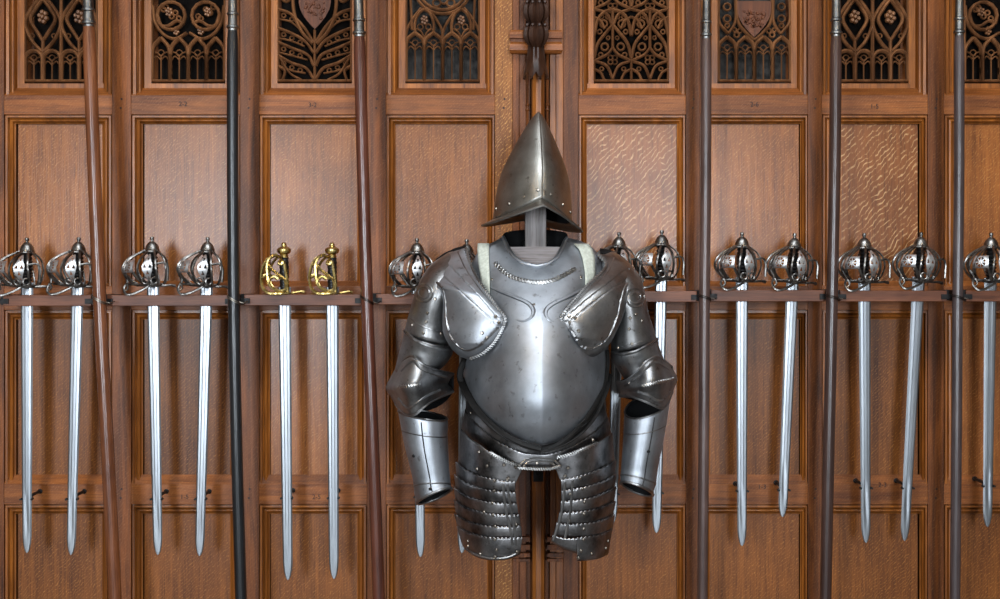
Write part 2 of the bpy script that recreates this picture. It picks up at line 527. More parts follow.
def light(m, cx, w, base, spring, apex, pointed):
    h = w / 2
    if pointed:
        L = [(cx - h, base), (cx - h, spring)] + cr([(cx - h, spring), (cx - h*.8, spring - (spring-apex)*.5), (cx, apex)], 5)[1:]
        R = [(2*cx - x, y) for x, y in L]
    else:
        L = [(cx - h, base)] + arc(cx, spring, h, spring - apex, 180, 90, 7)[1:]; R = [(2*cx - x, y) for x, y in L]
    tr(m, L, 1.75, smooth=False); tr(m, R, 1.75, smooth=False)
    y = spring + 3
    tr(m, [(cx, base), (cx, y - 2)], .6, -.054, smooth=False)
    for sg in (-1, 1):
        tr(m, [(cx + sg*h*.9, y + 3), (cx + sg*h*.5, y - 1.5), (cx, y + 2)], .6, -.054)
        tr(m, [(cx, y - 2), (cx + sg*h*.4, y - 5), (cx + sg*h*.75, y - 6)], .6, -.054)
    tr(m, arc(cx, y - 5, h*.34, h*.34, 0, 330, 8), .5, -.054, smooth=False)


def foil(m, cx, cy, r, rr=.6):
    tr(m, arc(cx, cy, r, r, 0, 330, 8), rr, -.053, smooth=False, closed=True)


def leaf(m, cx, cy, r):
    for k in range(6):
        a = k * PI / 3 + .3
        m.dome(W(cx + math.cos(a)*r*.55, cy + math.sin(a)*r*.75, -.052), (0, -1, 0), r*.42*U, r*.5*U, 6)
    m.dome(W(cx, cy, -.05), (0, -1, 0), r*.4*U, r*.7*U, 6)


def tracery(kind, x0, x1):
    m = MB(); B = 81; w = (x1 - x0) / 4; extra = None
    for x in (x0, x1): tr(m, [(x, B), (x, TOPREG[0] + 14)], 1.3, smooth=False)
    tr(m, [(x0, B), (x1, B)], 1.3, smooth=False)
    cs = [x0 + w*(k + .5) for k in range(4)]
    mid = (x0 + x1) / 2
    if kind == 'A':
        for c in cs: light(m, c, w, B, 60, 51, False)
        for q in (0, 1):
            cx = x0 + w*(1 + 2*q)
            for rep in range(3):
                o = rep * -50
                for sg in (-1, 1):
                    tr(m, [(cx, 41+o), (cx + sg*w*.25, 34+o), (cx + sg*w*.68, 20+o), (cx + sg*w*.4, 9+o), (cx, -1+o)], 1.5)
                    tr(m, [(cx + sg*w*.05, 52+o), (cx + sg*w*.6, 41+o), (cx + sg*w*.98, 25+o), (cx + sg*w*.75, 12+o), (cx + sg*w*.1, -4+o), (cx, -10+o)], 1.5)
                leaf(m, cx, 17+o, 6.5); leaf(m, cx + w, -8+o, 5); leaf(m, cx - w, -8+o, 4)
                foil(m, cx - w*.6, 36+o, 2.2); foil(m, cx + w*.6, 36+o, 2.2)
            tr(m, [(cx, 58), (cx, 40)], 1.4, smooth=False)
        tr(m, [(mid, 58), (mid, -120)], 1.4, smooth=False)
    elif kind == 'B':
        for c in cs: light(m, c, w, B, 55, 38, True)
        for rep in range(3):
            o = rep * -42
            for q in (-1, 1):
                cx = mid + q*w*.95
                ctr = [(cx + 14*math.cos(t), 16 + o + 14*math.sin(t)) for t in [PI*2*k/14 for k in range(14)]]
                tr(m, ctr, 1.5, smooth=False, closed=True)
                tr(m, [(cx - q*13, 24+o), (cx - q*6, 21+o), (cx + q*3, 26+o), (cx + q*10, 25+o), (cx + q*14, 14+o)], 1.4)
                tr(m, [(cx - q*16, 33+o), (cx - q*4, 39+o), (cx + q*8, 34+o), (cx + q*16, 22+o), (cx + q*18, 6+o)], 1.4)
                for k in range(5): foil(m, cx + 8*math.cos(k*1.25 + q), 13 + o + 6*math.sin(k*1.25), 2.4, .8)
                leaf(m, cx - q*5, 31+o, 4); leaf(m, cx + q*2, 12+o, 4.5)
    elif kind == 'C':
        for sg in (-1, 1):
            X = lambda x: mid + sg*(x - 315)
            for pts in ([(316, 79), (324, 68), (338, 63), (352, 55)], [(316, 66), (322, 55), (338, 48), (352, 42)], [(316, 53), (325, 41), (339, 33), (352, 28)], [(316, 43), (326, 27), (339, 14), (352, 9)]):
                tr(m, [(X(x), y) for x, y in pts], 1.3)
                tr(m, [(X(x), y + 4 + (x - 316)*.17) for x, y in pts[1:]], .8, -.051)
                for k in range(3):
                    t = .35 + .25*k
                    x = 318 + 33*t; y = interp(x, pts) + 4.6
                    foil(m, X(x), y, 2.1, .7)
            tr(m, [(X(352), 66), (X(345), 71), (X(347), 80)], 1.2); tr(m, [(X(328), 80), (X(340), 73), (X(350), 57)], 1.0)
            tr(m, [(X(317), 44), (X(329), 30), (X(336), 10), (X(337), -25)], 1.5)
            tr(m, [(X(337), -5), (X(343), 2), (X(352), -4)], 1.1)
        tr(m, [(mid, 80), (mid, 30)], 1.2, smooth=False)
    elif kind == 'D':
        for c in cs: light(m, c, w, B, 45, 33, True)
        for q in (-1, 1):
            cx = mid + q*w
            for sg in (-1, 1):
                tr(m, [(cx, 9), (cx + sg*6, 14), (cx + sg*9.5, 24), (cx + sg*9, 34)], 1.3)
                tr(m, [(cx + sg*w, 42), (cx + sg*(w - 1), 30), (cx + sg*11, 18), (cx + sg*3, 8)], 1.2)
                tr(m, [(cx, 38), (cx + sg*3, 32), (cx + sg*8, 29)], .8, -.052)
                foil(m, cx + sg*4, 27, 2.8)
            leaf(m, cx, 20, 4.5)
        for rr in (29, 25): tr(m, arc(mid, -15, rr, rr, 0, 350, 26), 1.4, smooth=False, closed=True)
        for k in range(3): foil(m, mid - 6 + 7*k, 3 - (k % 2)*3, 4, 1)
        tr(m, [(x0 + 4, -20), (x0 + 6, 30)], 1.2, smooth=False); tr(m, [(x1 - 4, -20), (x1 - 6, 30)], 1.2, smooth=False)
    elif kind == 'E':
        for q in (-1, 1):
            cx = mid + q*w
            for rep in range(3):
                o = rep * -52
                tr(m, [(cx, 49+o), (cx, 9+o)], 1.3, smooth=False)
                for sg in (-1, 1):
                    tr(m, [(cx, 10+o), (cx + sg*8, 12+o), (cx + sg*15, 20+o), (cx + sg*w, 36+o)], 1.5)
                    tr(m, [(cx, 25+o), (cx + sg*6, 32+o), (cx + sg*15, 44+o), (cx + sg*w, 59+o)], 1.5)
                    tr(m, [(cx, 48+o), (cx + sg*6, 55+o), (cx + sg*w, 61+o)], 1.3)
                    tr(m, [(cx + sg*w, 61+o), (cx + sg*6, 66+o), (cx, 79+o)], 1.3)
                    foil(m, cx + sg*9, 24+o, 3.6, 1); foil(m, cx + sg*5, 17+o, 2, .8); foil(m, cx + sg*13, 32+o, 2.2, .8)
                    foil(m, cx + sg*8, 47+o, 3.6, 1); foil(m, cx + sg*12, 55+o, 2.2, .8); foil(m, cx + sg*4.5, 38+o, 1.8, .7)
                    tr(m, [(cx + sg*w, 69+o), (cx + sg*12, 73+o), (cx + sg*8, 81+o)], 1.2)
                    foil(m, cx + sg*11, 69+o, 2, .7)
                for a in (0, 90, 180, 270):
                    foil(m, cx + 3.2*math.cos(math.radians(a + 45)), 60 + o + 3.2*math.sin(math.radians(a + 45)), 2.4, .7)
        tr(m, [(mid, 80), (mid, 58)], 1.2, smooth=False)
    elif kind == 'F':
        for c in cs: light(m, c, w, B, 50, 37, True)
        for q in (-1, 1):
            cx = mid + q*w*1.5
            for sg in (-1, 1):
                tr(m, [(cx - q*1, 34), (cx + sg*8, 22), (cx + sg*8.5, 4), (cx + sg*7, -25)], 1.3)
            for yy in (26, 19, 7, -4): foil(m, cx, yy, 3.6 if yy in (19, 7) else 2.2, .9)
            foil(m, mid + q*w*.98, 35, 2.6, .9); foil(m, mid + q*w*.8, 31, 2.2, .8); foil(m, mid + q*w*1.1, 30, 2, .8)
            tr(m, [(mid, 40), (mid + q*9, 32), (mid + q*17, 18), (mid + q*18, -25)], 1.5)
    return m


def shieldplate(mid, half, top, tip, parent):
    ol = [(mid - half, top), (mid + half, top), (mid + half, tip - 26)] + [(mid + half*(1 - t**1.7), tip - 26 + 26*t) for t in (.25, .5, .7, .85, .95, 1)]
    ol += [(2*mid - x, y) for x, y in reversed(ol[2:-1])]
    m = MB(); m.plate(ol, [], lambda u, v, o: W(u, v, -.036 + o), .012)
    for k in range(60):
        a = random.uniform(-.62, .62)*half; b_ = random.uniform(top + 10, tip - 10)
        if abs(a) < half*(1 - max(0, b_ - tip + 30)/34): m.dome(W(mid + a, b_, -.036), (0, -1, 0), random.uniform(1.0, 2.2)*U, 1.3*U, 5)
    s = m.build('carved_shield', M['shield_wood'], parent)
    return s


KIND = ['B', 'A', 'B', 'C', 'D', 'E', 'F', 'A', 'B', 'C']
for ci, c in enumerate(COLS):
    aL, aR = TRX[ci][0] - c[0], c[3] - TRX[ci][1]
    y0, y1 = TOPREG
    part(frame(c[0], c[3], y0, y1, aL, aR, 20, PROFT), 'tracery_frame', M['mould'], smooth=False)
    part(sill(c[0], c[3], 88, y1, .0012, .034), 'sill', M['rail'], smooth=False)
    part(wbox(TRX[ci][0] - 8, TRX[ci][1] + 8, 81.5, 89, -.0335, -.05), 'tracery_ledge', M['mould'], smooth=False)
    part(wbox(TRX[ci][0] - 1, TRX[ci][1] + 1, y0 + aL - 1, y1 - 12, -.078, -.084), 'backing_board', M['backing_grey'] if ci in (4, 6) else M['backing'], smooth=False)
    t = part(tracery(KIND[ci], *TRX[ci]), 'tracery_panel', M['tracery'])
    if KIND[ci] in 'CF':
        mid = sum(TRX[ci]) / 2
        shieldplate(mid, 17 if KIND[ci] == 'F' else 16, -25 if KIND[ci] == 'C' else 1, 29 if KIND[ci] == 'C' else 37, t)

# pegs and cut numerals
for x in (121, 249, 376.5, 504, 693, 815, 936):
    for y in (99, 108, 489, 498):
        pm = MB(); pm.lathe([(1.1*U, -.001), (1.1*U, .0012)], 8, W(x + (2 if y in (99, 489) else -1)*.3, y, 0), axis='y')
        part(pm, 'dowel_peg', M['peg'], smooth=False)
for txt, x, y in (('2-6', 754.5, 106.5), ('1-5', 874.5, 108.5), ('1-5', 184.5, 499), ('2-5', 316.5, 499), ('1-3', 762, 489), ('2-3', 882.5, 487), ('2-2', 183, 106), ('3-2', 312.5, 107)):
    cu = bpy.data.curves.new('carved_numeral', 'FONT'); cu.body = txt; cu.size = 6.5*U; cu.align_x = 'CENTER'; cu.extrude = .0006
    cu.materials.append(M['peg'])
    o = bpy.data.objects.new('carved_numeral', cu); COL.objects.link(o); o.parent = wall
    o.location = W(x, y, .0004); o.rotation_euler = (PI/2, 0, 0)

# centre pilaster
for x0, x1, d, mat in ((512.5, 519, .004, 'stile'), (519, 526, -.006, 'stile'), (526, 531, -.028, 'stile'), (545.5, 550, -.028, 'stile'), (550, 556, -.004, 'mould'), (556, 563, .006, 'mould')):
    part(wbox(x0, x1, TOPREG[0] - 40, PXB, d, -.085), 'pilaster_strip', M[mat], smooth=False, bevel=.001)
m = MB(); ring = lambda y: [W(531, y, -.02), W(532.5, y, .016), W(536, y, .024), W(541, y, .024), W(544, y, .016), W(545.5, y, -.02)]
m.loft([ring(TOPREG[0] - 40), ring(PXB)]); part(m, 'pilaster_shaft', M['mould'], smooth=False)
for x in (527.5, 547.5):
    m = MB(); m.tube([W(x, 30, .0), W(x, 466, .0)], 1.3*U, 6)
    m.tube([W(x, y, .0) for y in (103, 105, 106, 108, 110, 111, 113)], [a*U for a in (1.2, 2.2, 1.6, 1.2, 2.3, 1.6, 1.0)], 8)
    part(m, 'bead_moulding', M['stile'])
for y0, y1, d in ((536, 541, .006), (544, 549, .004), (552, 556, .010), (558, 561, .004)):
    for x0, x1 in ((512.5, 530), (547, 563)):
        a = W(x0, y0); b = W(x1, y1); m = MB(); m.box((a.x, -d - .008, a.z), (b.x, .05, b.z))
        part(m, 'pilaster_band', M['stile'], smooth=False, bevel=.001)
m = MB()
prof = [(30, .016), (31.5, .024), (38, .024), (39, .014), (42, .012), (44, .022), (50, .026), (52.5, .020), (54, .010)]
rows = []
for y, d in prof:
    ex = (d - .012)*120
    rows.append([W(511 - ex, y, -.03), W(511 - ex, y, d), W(561 + ex, y, d), W(561 + ex, y, -.03)])
m.grid(rows)
a = [W(511, 30, -.03), W(511, 30, .016), W(561, 30, .016), W(561, 30, -.03)]; m.bm.faces.new([m.bm.verts.new(p) for p in a])
a = [W(511, 54, -.03), W(511, 54, .010), W(561, 54, .010), W(561, 54, -.03)]; m.bm.faces.new([m.bm.verts.new(p) for p in a])
part(m, 'pilaster_capital', M['rail'], smooth=False)
# carved leaf drop
m = MB()
m.tube([W(536, y, .035) for y in (-80, -40, 0, 30, 46)], [5*U]*5, 8)
for base in (-64, -40, -16, 8, 31):
    for k, (ox, wd, d) in enumerate(((-8.5, 3.2, .036), (-3.3, 3.8, .052), (3.3, 3.8, .052), (8.5, 3.2, .036))):
        pts = [(536 + ox*.55, base + 16, d - .004), (536 + ox*1.05, base + 8, d + .006), (536 + ox*1.12, base, d + .010), (536 + ox*.8, base - 8, d)]
        c4 = cr(pts, 4)
        m.tube([W(*p) for p in c4], [wd*U*(.35 + .75*math.sin(PI*(i + .8)/(len(c4) + .8))) for i in range(len(c4))], 6)
        m.dome(W(536 + ox*1.05, base - 6, d + .012), (0, -1, .2), 2.0*U, 2.2*U, 6)
rows = []
for t, y, hw, d in ((0, 44, 7.5, .044), (.3, 54, 8.2, .052), (.6, 64, 9.5, .060), (.85, 72, 11, .07), (1, 77, 12.5, .078)):
    row = []
    for k in range(13):
        u = -1 + k/6
        ripple = abs(math.sin(u*PI*1.5))
        row.append(W(536 + u*hw, y - (6*(1 - ripple)*t), d - .03*u*u + .010*ripple))
    rows.append(row)
m.grid(rows)
for u in (-.95, -.35, .35, .95):
    m.tube([W(536 + u*7.5, 46, .048 - .02*u*u), W(536 + u*9, 62, .062 - .03*u*u), W(536 + u*12.5, 79, .083 - .03*u*u)], [1.0*U, 1.2*U, 1.6*U], 6)
o = part(m, 'carved_leaf_drop', M['dark_carving'])

# ------------------------------------------------------------------ sword racks
RD = .125
RACKS = [(3, 91, 295, 306, [27, 77.2], 'dark oak sword rack board at the far left end, left of the leftmost brown pike'),
         (107, 231, 295, 306, [153, 206], 'dark oak sword rack board between the leftmost brown pike and the black pike'),
         (244, 361, 294.5, 305.5, [285, 332.3], 'dark oak sword rack board holding the two brass-hilted swords'),
         (376, 505, 294, 304.5, [417.5, 465.5], 'dark oak sword rack board between the reddish pike and the armour'),
         (588, 697, 291, 302, [617, 660], 'dark oak sword rack board between the armour and the grey-brown pike'),
         (711, 825.5, 290, 301.5, [742, 793], 'dark oak sword rack board between the grey-brown pike and the dark brown pike'),
         (840, 947, 290.5, 301.5, [866, 918], 'dark oak sword rack board holding the two swords left of the rightmost pike'),
         (966, 1075, 290.5, 301.5, [990], 'dark oak sword rack board at the far right end, right of the rightmost pike')]
for x0, x1, y0, y1, bl, lab in RACKS:
    a = W(x0, y0, RD); b = W(x1, y1, RD)
    root = empty('sword_rack', ((a.x + b.x)/2, 0, b.z)); tag(root, lab, 'sword rack', 'sword rack boards along the panelling')
    m = MB(); m.box((a.x, -RD, a.z), (b.x, -.110, b.z)); m.box((a.x, -.088, a.z), (b.x, 0, b.z))
    cur = a.x
    for x in bl:
        q = W(x, 300, .1).x
        m.box((cur, -.110, a.z), (q - .021, -.088, b.z)); cur = q + .021
    m.box((cur, -.110, a.z), (b.x, -.088, b.z))
    m.build('board', M['rack'], root, smooth=False, bevel=.0015)
    for x, sg in ((a.x, -1), (b.x, 1)):
        if (x0 == 588 and sg < 0) or (x0 == 376 and sg > 0): continue
        if x0 == 966 and sg > 0: continue
        zc = (a.z + b.z)/2; m = MB()
        m.box((x - .003*sg, -.118, b.z + .003), (x + .009*sg, -.002, a.z + .002))
        m.box((x - .016*sg, -RD - .004, b.z + .006), (x + .009*sg, -.110, a.z - .010))
        m.tube([(x + .006*sg, -.11, zc + .004), (x + .013*sg, -.128, zc), (x + .017*sg, -.124, zc - .008)], .004, 6)
        m.build('bracket', M['iron'], root, smooth=False, bevel=.001)

# ------------------------------------------------------------------ swords
S = U * (D - .1) / D


def pv(x, y, z): return Vector((x*S, y*S, z*S))


def blade_mesh(width=12.5, length=265, brass=False):
    m = MB(); rows = []
    h = width / 2
    for t in [0, .02, .2, .4, .6, .75, .88, .94, .965, .985, .995, 1.0]:
        z = 6 - t*(length + 6)
        w = h*(1 - .28*t)
        if t > .93: w *= max(.02, math.sqrt(max(0, 1 - ((t - .93)/.07)**2)))
        th = .0034 - .0012*t; g = .0013 if t < .8 else .0013*max(0, (.93 - t)/.13)
        prof = [(-1, 0), (-.72, th*.9), (-.34, th), (-.22, th - g), (.22, th - g), (.34, th), (.72, th*.9), (1, 0)]
        ring = [Vector((u*w*S, -y, z*S)) for u, y in prof] + [Vector((u*w*S, y, z*S)) for u, y in reversed(prof[1:-1])]
        rows.append(ring)
    m.loft(rows, True, True)
    return m


def basket_pt(az, z, dr=0):
    r = interp(z, [(0, 11), (4, 15), (10, 20), (18, 23), (26, 21), (32, 15), (36, 8), (39, 5)]) + dr
    k = math.sin(PI*min(1, max(0, (z + 2)/41)))
    a = math.radians(az)
    return Vector(((-5*k + r*math.sin(a))*S, (-5*k - r*math.cos(a))*S, z*S))


def build_basket_sword():
    root = empty('basket_hilted_sword')
    blade_mesh().build('blade', M['blade'], root, angle=25)
    m = MB()
    prof = [(2.6*S, 2*S)]
    for k in range(37):
        z = 4 + k*.9; prof.append(((5.4 + .8*math.sin(k*1.57) - abs(z - 20)*.06)*S, z*S))
    m.lathe(prof, 12); m.build('grip', M['grip'], root)
    m = MB()
    m.lathe([(3*S, 35.5*S), (6.6*S, 36*S), (7.3*S, 37.3*S), (6.7*S, 40*S), (5.3*S, 43*S), (3.2*S, 45.4*S), (1.5*S, 46.4*S), (1.5*S, 47.4*S), (2.1*S, 48.6*S), (1.9*S, 50.4*S), (.5*S, 51*S)], 16)
    m.build('pommel', M['hilt'], root)
    g = MB()
    def bar(az0, az1, z0=2, z1=37, r=1.15):
        g.tube([basket_pt(az0 + (az1 - az0)*math.sin(PI*.5*k/14), z0 + (z1 - z0)*k/14) for k in range(15)], r*S, 6)
    bar(-12, -4, r=1.2); bar(44, 36, r=1.3); bar(-66, -44, r=1.1); bar(-86, -60); bar(-112, -85); bar(-150, -140); bar(78, 66, r=.9); bar(120, 130, r=1.0); bar(158, 175)
    ringz = 2.5
    g.tube([basket_pt(a, ringz) for a in range(-150, 135, 15)], 1.4*S, 6)
    g.tube([basket_pt(a, 35.5) for a in range(-160, 170, 22)], 1.1*S, 6)
    # cross bar and quillon
    g.tube([pv(-22, -8, 3.5), pv(-10, -11, 3), pv(2, -9, 1.8), pv(13, -7, 1.5), pv(19, -4, 2), pv(23, -2, 1)], [1.2*S, 1.2*S, 1.6*S, 1.3*S, 1.3*S, 1.8*S], 6)
    g.tube([basket_pt(-60, 3), pv(0, -1, 1.5), basket_pt(100, 3)], 1.6*S, 6)
    # scrolls under the heart shield
    for az in (4, 31):
        c = basket_pt(az, 6.5, .8); a = math.radians(az)
        ux = Vector((math.cos(a), math.sin(a), 0))
        g.tube([c + (ux*math.cos(t) + Vector((0, 0, 1))*math.sin(t))*3.3*S for t in [2*PI*k/12 for k in range(12)]], .95*S, 6, closed=True)
    # side loop and forward wrist loop
    p = basket_pt(40, 23)
    g.tube([p, p + pv(6, 2, 1.2), p + pv(9, 3, 0), p + pv(10.5, 3.5, -5), p + pv(10, 3, -17)], 1.15*S, 6)
    lp = cr([tuple(basket_pt(-70, 13)), tuple(pv(-21.5, -14, 6)), tuple(pv(-24, -17, 0)), tuple(pv(-22.5, -20, -5)), tuple(pv(-18, -21, -7)), tuple(pv(-9, -19, -4)), tuple(pv(0, -16, 2)), tuple(basket_pt(-2, 7))], 5)
    g.tube(lp, 1.25*S, 6)
    lp = cr([tuple(pv(-23, -15, 4)), tuple(pv(-21, -17, 3.5)), tuple(pv(-20, -18, -1)), tuple(pv(-24, -19, -4))], 4)
    g.tube(lp, 1.0*S, 6)
    # saltire-shield legs
    for az0, az1 in ((-55, -66), (-20, -12)):
        g.tube([basket_pt(az0 + (az1 - az0)*(k/6), 15 - 12*k/6, .3) for k in range(7)], 1.5*S, 6)
    gb = g.build('basket_guard', M['hilt'], root)
    q = MB()
    tri = lambda cx, cz, r, up: [(cx - r, cz - r*.75*up), (cx + r, cz - r*.75*up), (cx, cz + r*1.05*up)]
    f1 = lambda u, v, o: basket_pt(17 + math.degrees(u*.66/23), v, 1.0 + o/S)
    q.plate([(-1.6, 33), (1.6, 33), (4.6, 27), (7.8, 21), (6.6, 16), (4, 11), (3.2, 6.5), (-3.2, 6.5), (-4, 11), (-6.6, 16), (-7.8, 21), (-4.6, 27)],
            [tri(0, 27.6, 2.1, -1), tri(-3.7, 20.8, 2.4, 1), tri(3.7, 20.8, 2.4, 1), tri(0, 14.4, 2.4, 1), tri(0, 9.4, 1.6, 1)], f1, .0018)
    q.build('heart_shield', M['shield'], gb, angle=60)
    q = MB()
    f2 = lambda u, v, o: basket_pt(-37 + math.degrees(u*.84/23), v, 1.0 + o/S)
    holes = []
    for k in range(8):
        a = k*PI/4 + PI/8
        rr = 6.0
        holes.append([(1.6*math.cos(a), 20.5 + 1.4*math.sin(a)), (rr*math.cos(a - .33), 20.5 + rr*.86*math.sin(a - .33)), (rr*math.cos(a + .33), 20.5 + rr*.86*math.sin(a + .33))])
    q.plate([(-8.2, 27), (8.2, 27), (8.8, 20), (8.6, 14.6), (-9.4, 14.6), (-9, 20)], holes, f2, .0018)
    q.build('pierced_shield', M['shield'], gb, angle=60)
    return root


def build_brass_sword():
    root = empty('brass_hilted_sword')
    blade_mesh(13, 270).build('blade', M['blade'], root, angle=25)
    m = MB(); prof = []
    for k in range(30):
        prof.append(((4.6 + .35*math.sin(k*1.57))*S, (1 + k*1.2)*S))
    m.lathe(prof, 12); m.build('grip', M['grip'], root)
    m = MB()
    m.lathe([(3*S, 35*S), (4.4*S, 35.4*S), (4.2*S, 38*S), (3.8*S, 39*S), (6.4*S, 40.5*S), (7.2*S, 43*S), (6.9*S, 44.6*S), (5*S, 46*S), (3*S, 46.8*S), (2.6*S, 48*S), (2.7*S, 49.6*S), (1.4*S, 51*S)], 16)
    m.build('pommel', M['brass'], root)
    g = MB(); r = 1.15*S
    def cv(pts, rad=r): g.tube([pv(*p) for p in cr(pts, 6)], rad*1.25, 6)
    y = -11
    cv([(-1.5, y + 4, 34), (-3.5, y, 30), (-1, y, 29), (1.5, y, 31.5), (3, y + 1, 22), (4.5, y + 2, 12), (4.5, y + 3, 1)], 1.3*S)
    cv([(-2, y + 6, 36), (-8, y, 38), (-13, y - 3, 34), (-15, y - 3, 27), (-14, y - 3, 14), (-13, y - 2, 9)], 1.3*S)
    cv([(-14, y - 3, 29), (-9, y - 2, 23), (-2, y, 17.5), (2.5, y + 1, 13), (3, y + 1, 5), (-2, y, 2.2), (-9, y - 2, 5), (-13, y - 3, 10), (-12, y - 3, 14), (-8, y - 2, 16.5), (-4, y - 2, 14)], 1.3*S)
    cv([(-6, y + 6, 39), (-15, y + 2, 34), (-20, y + 1, 24), (-21, y + 1, 13), (-19, y, 5), (-13, y - 2, .5), (-4, y - 1, 0), (5, y + 3, .8)], 1.4*S)
    cv([(-17, y, 29), (-14, y + 5, 24), (-17, y + 3, 19), (-20, y + 2, 18)], 1.0*S)
    cv([(-20, y + 1, 16), (-14, y + 4, 18), (-8, y + 7, 17), (-2, y + 8, 15)], 1.0*S)
    cv([(-5, y + 8, 37), (-12, y + 12, 30), (-16, y + 16, 18), (-12, y + 18, 6), (0, y + 18, 1)], 1.1*S)
    gb = g.build('scroll_guard', M['brass'], root)
    m = MB()
    rows = []
    for rr, zz in ((.2, .6), (.7, .9), (1, .2), (1, -.8), (.2, -.8)):
        rows.append([pv(-6 + 15*rr*math.cos(t), -3 + 12*rr*math.sin(t), zz + .3) for t in [2*PI*k/20 for k in range(20)]])
    m.loft(rows, True, True)
    m.tube([pv(8, -3, 0), pv(13, -2, 1), pv(17, -1, 1.6), pv(20, 0, .6)], [1.6*S, 1.3*S, 1.5*S, 1.9*S], 6)
    m.build('guard_plate', M['brass'], root)
    return root


proto_steel = build_basket_sword()
proto_brass = build_brass_sword()
SW = [('s', 27, 288.5, 27, 553, 'steel basket-hilted sword leftmost of all, black ribbed grip beside its basket'),
      ('s', 77.5, 288, 71, 555, 'steel basket-hilted sword hanging just left of the leftmost brown pike, hilt partly behind it'),
      ('s', 153, 287.5, 158, 555, 'steel basket-hilted sword hanging just right of the leftmost brown pike'),
      ('s', 206.5, 288, 199.5, 556, 'steel basket-hilted sword hanging just left of the black pike'),
      ('b', 284.5, 293.5, 288, 580, 'brass scroll-hilted sword nearer the black pike, with tarnished golden guard'),
      ('b', 332.3, 293.5, 334, 579, 'brass scroll-hilted sword nearer the reddish pike, with tarnished golden guard'),
      ('s', 417.5, 289, 420.5, 557, 'steel basket-hilted sword just right of the reddish pike, behind the armour arm'),
      ('s', 466, 290, 462, 553, 'steel sword hidden behind the armour, only pommel and blade slivers showing, helmet left side'),
      ('s', 618, 283, 612.5, 524, 'steel basket-hilted sword half hidden behind the armour, on the helmet right side'),
      ('s', 661, 281, 656.5, 533, 'steel basket-hilted sword between the armour and the grey-brown pike, whole hilt clear'),
      ('s', 742, 283, 742, 546, 'steel basket-hilted sword hanging just right of the grey-brown pike'),
      ('s', 792.5, 284, 782.5, 517, 'steel basket-hilted sword with slanting blade just left of the dark brown pike'),
      ('s', 864.5, 284, 866, 543, 'steel basket-hilted sword hanging upright just right of the dark brown pike'),
      ('s', 918.5, 283, 904.5, 541, 'steel basket-hilted sword with slanting blade just left of the rightmost pike'),
      ('s', 990.5, 283.5, 987.5, 527, 'steel basket-hilted sword rightmost of all, cut by the edge of the picture')]
HOOKY = [499, 499, 499, 499, 498, 498, 497, 495, 494, 493, 491, 490, 488, 488, 486]
used = set()
for i, (k, hx, hy, tx, ty, lab) in enumerate(SW):
    proto = proto_steel if k == 's' else proto_brass
    if k in used: o = copy_tree(proto)
    else: o = proto; used.add(k)
    p = W(hx, hy, .1); q = W(tx, ty, .1)
    o.location = p
    o.rotation_euler = (0, -math.atan2(q.x - p.x, p.z - q.z), 0)
    for ch in o.children:
        if ch.name.startswith('blade'): ch.scale = (1, 1, (p - q).length / ((265 if k == 's' else 270)*S))
    tag(o, lab, 'sword', 'basket-hilted steel swords on the rack' if k == 's' else 'brass-hilted swords on the rack')
    # iron hook that steadies the blade
    hyy = HOOKY[i]; t = (hyy - hy)/(ty - hy); bx = hx + (tx - hx)*t
    c = W(bx, hyy, .1)
    m = MB(); w = .0150
    yb = 0.0
    m.tube([(c.x, yb, c.z + .006), (c.x, -.05, c.z + .006), (c.x, -.086, c.z)], .0042, 6)
    m.tube([(c.x - w, -.110, c.z), (c.x - w, -.098, c.z), (c.x - w*.8, -.088, c.z), (c.x, -.086, c.z), (c.x + w*.8, -.088, c.z), (c.x + w, -.098, c.z), (c.x + w, -.110, c.z)], .0030, 6)
    m.lathe([(.007, 0), (.007, .003), (.004, .005)], 10, (c.x, yb, c.z + .006), axis='y')
    h = m.build('blade_hook', M['iron'])
    what = lab.split(',')[0]
    what = {0: 'leftmost sword', 1: 'sword just left of the leftmost brown pike', 2: 'sword just right of the leftmost brown pike', 3: 'sword just left of the black pike',
            4: 'brass-hilted sword nearer the black pike', 5: 'brass-hilted sword nearer the reddish pike', 6: 'sword just right of the reddish pike', 7: 'sword mostly hidden behind the armour',
            8: 'sword half hidden by the armour shoulder nearest the helmet', 9: 'sword just left of the grey-brown pike', 10: 'sword just right of the grey-brown pike', 11: 'slanting sword just left of the dark brown pike',
            12: 'upright sword just right of the dark brown pike', 13: 'slanting sword just left of the rightmost pike', 14: 'rightmost sword'}[i]
    tag(h, 'black iron hook for the ' + what, 'hook', 'blade hooks on the panelling')

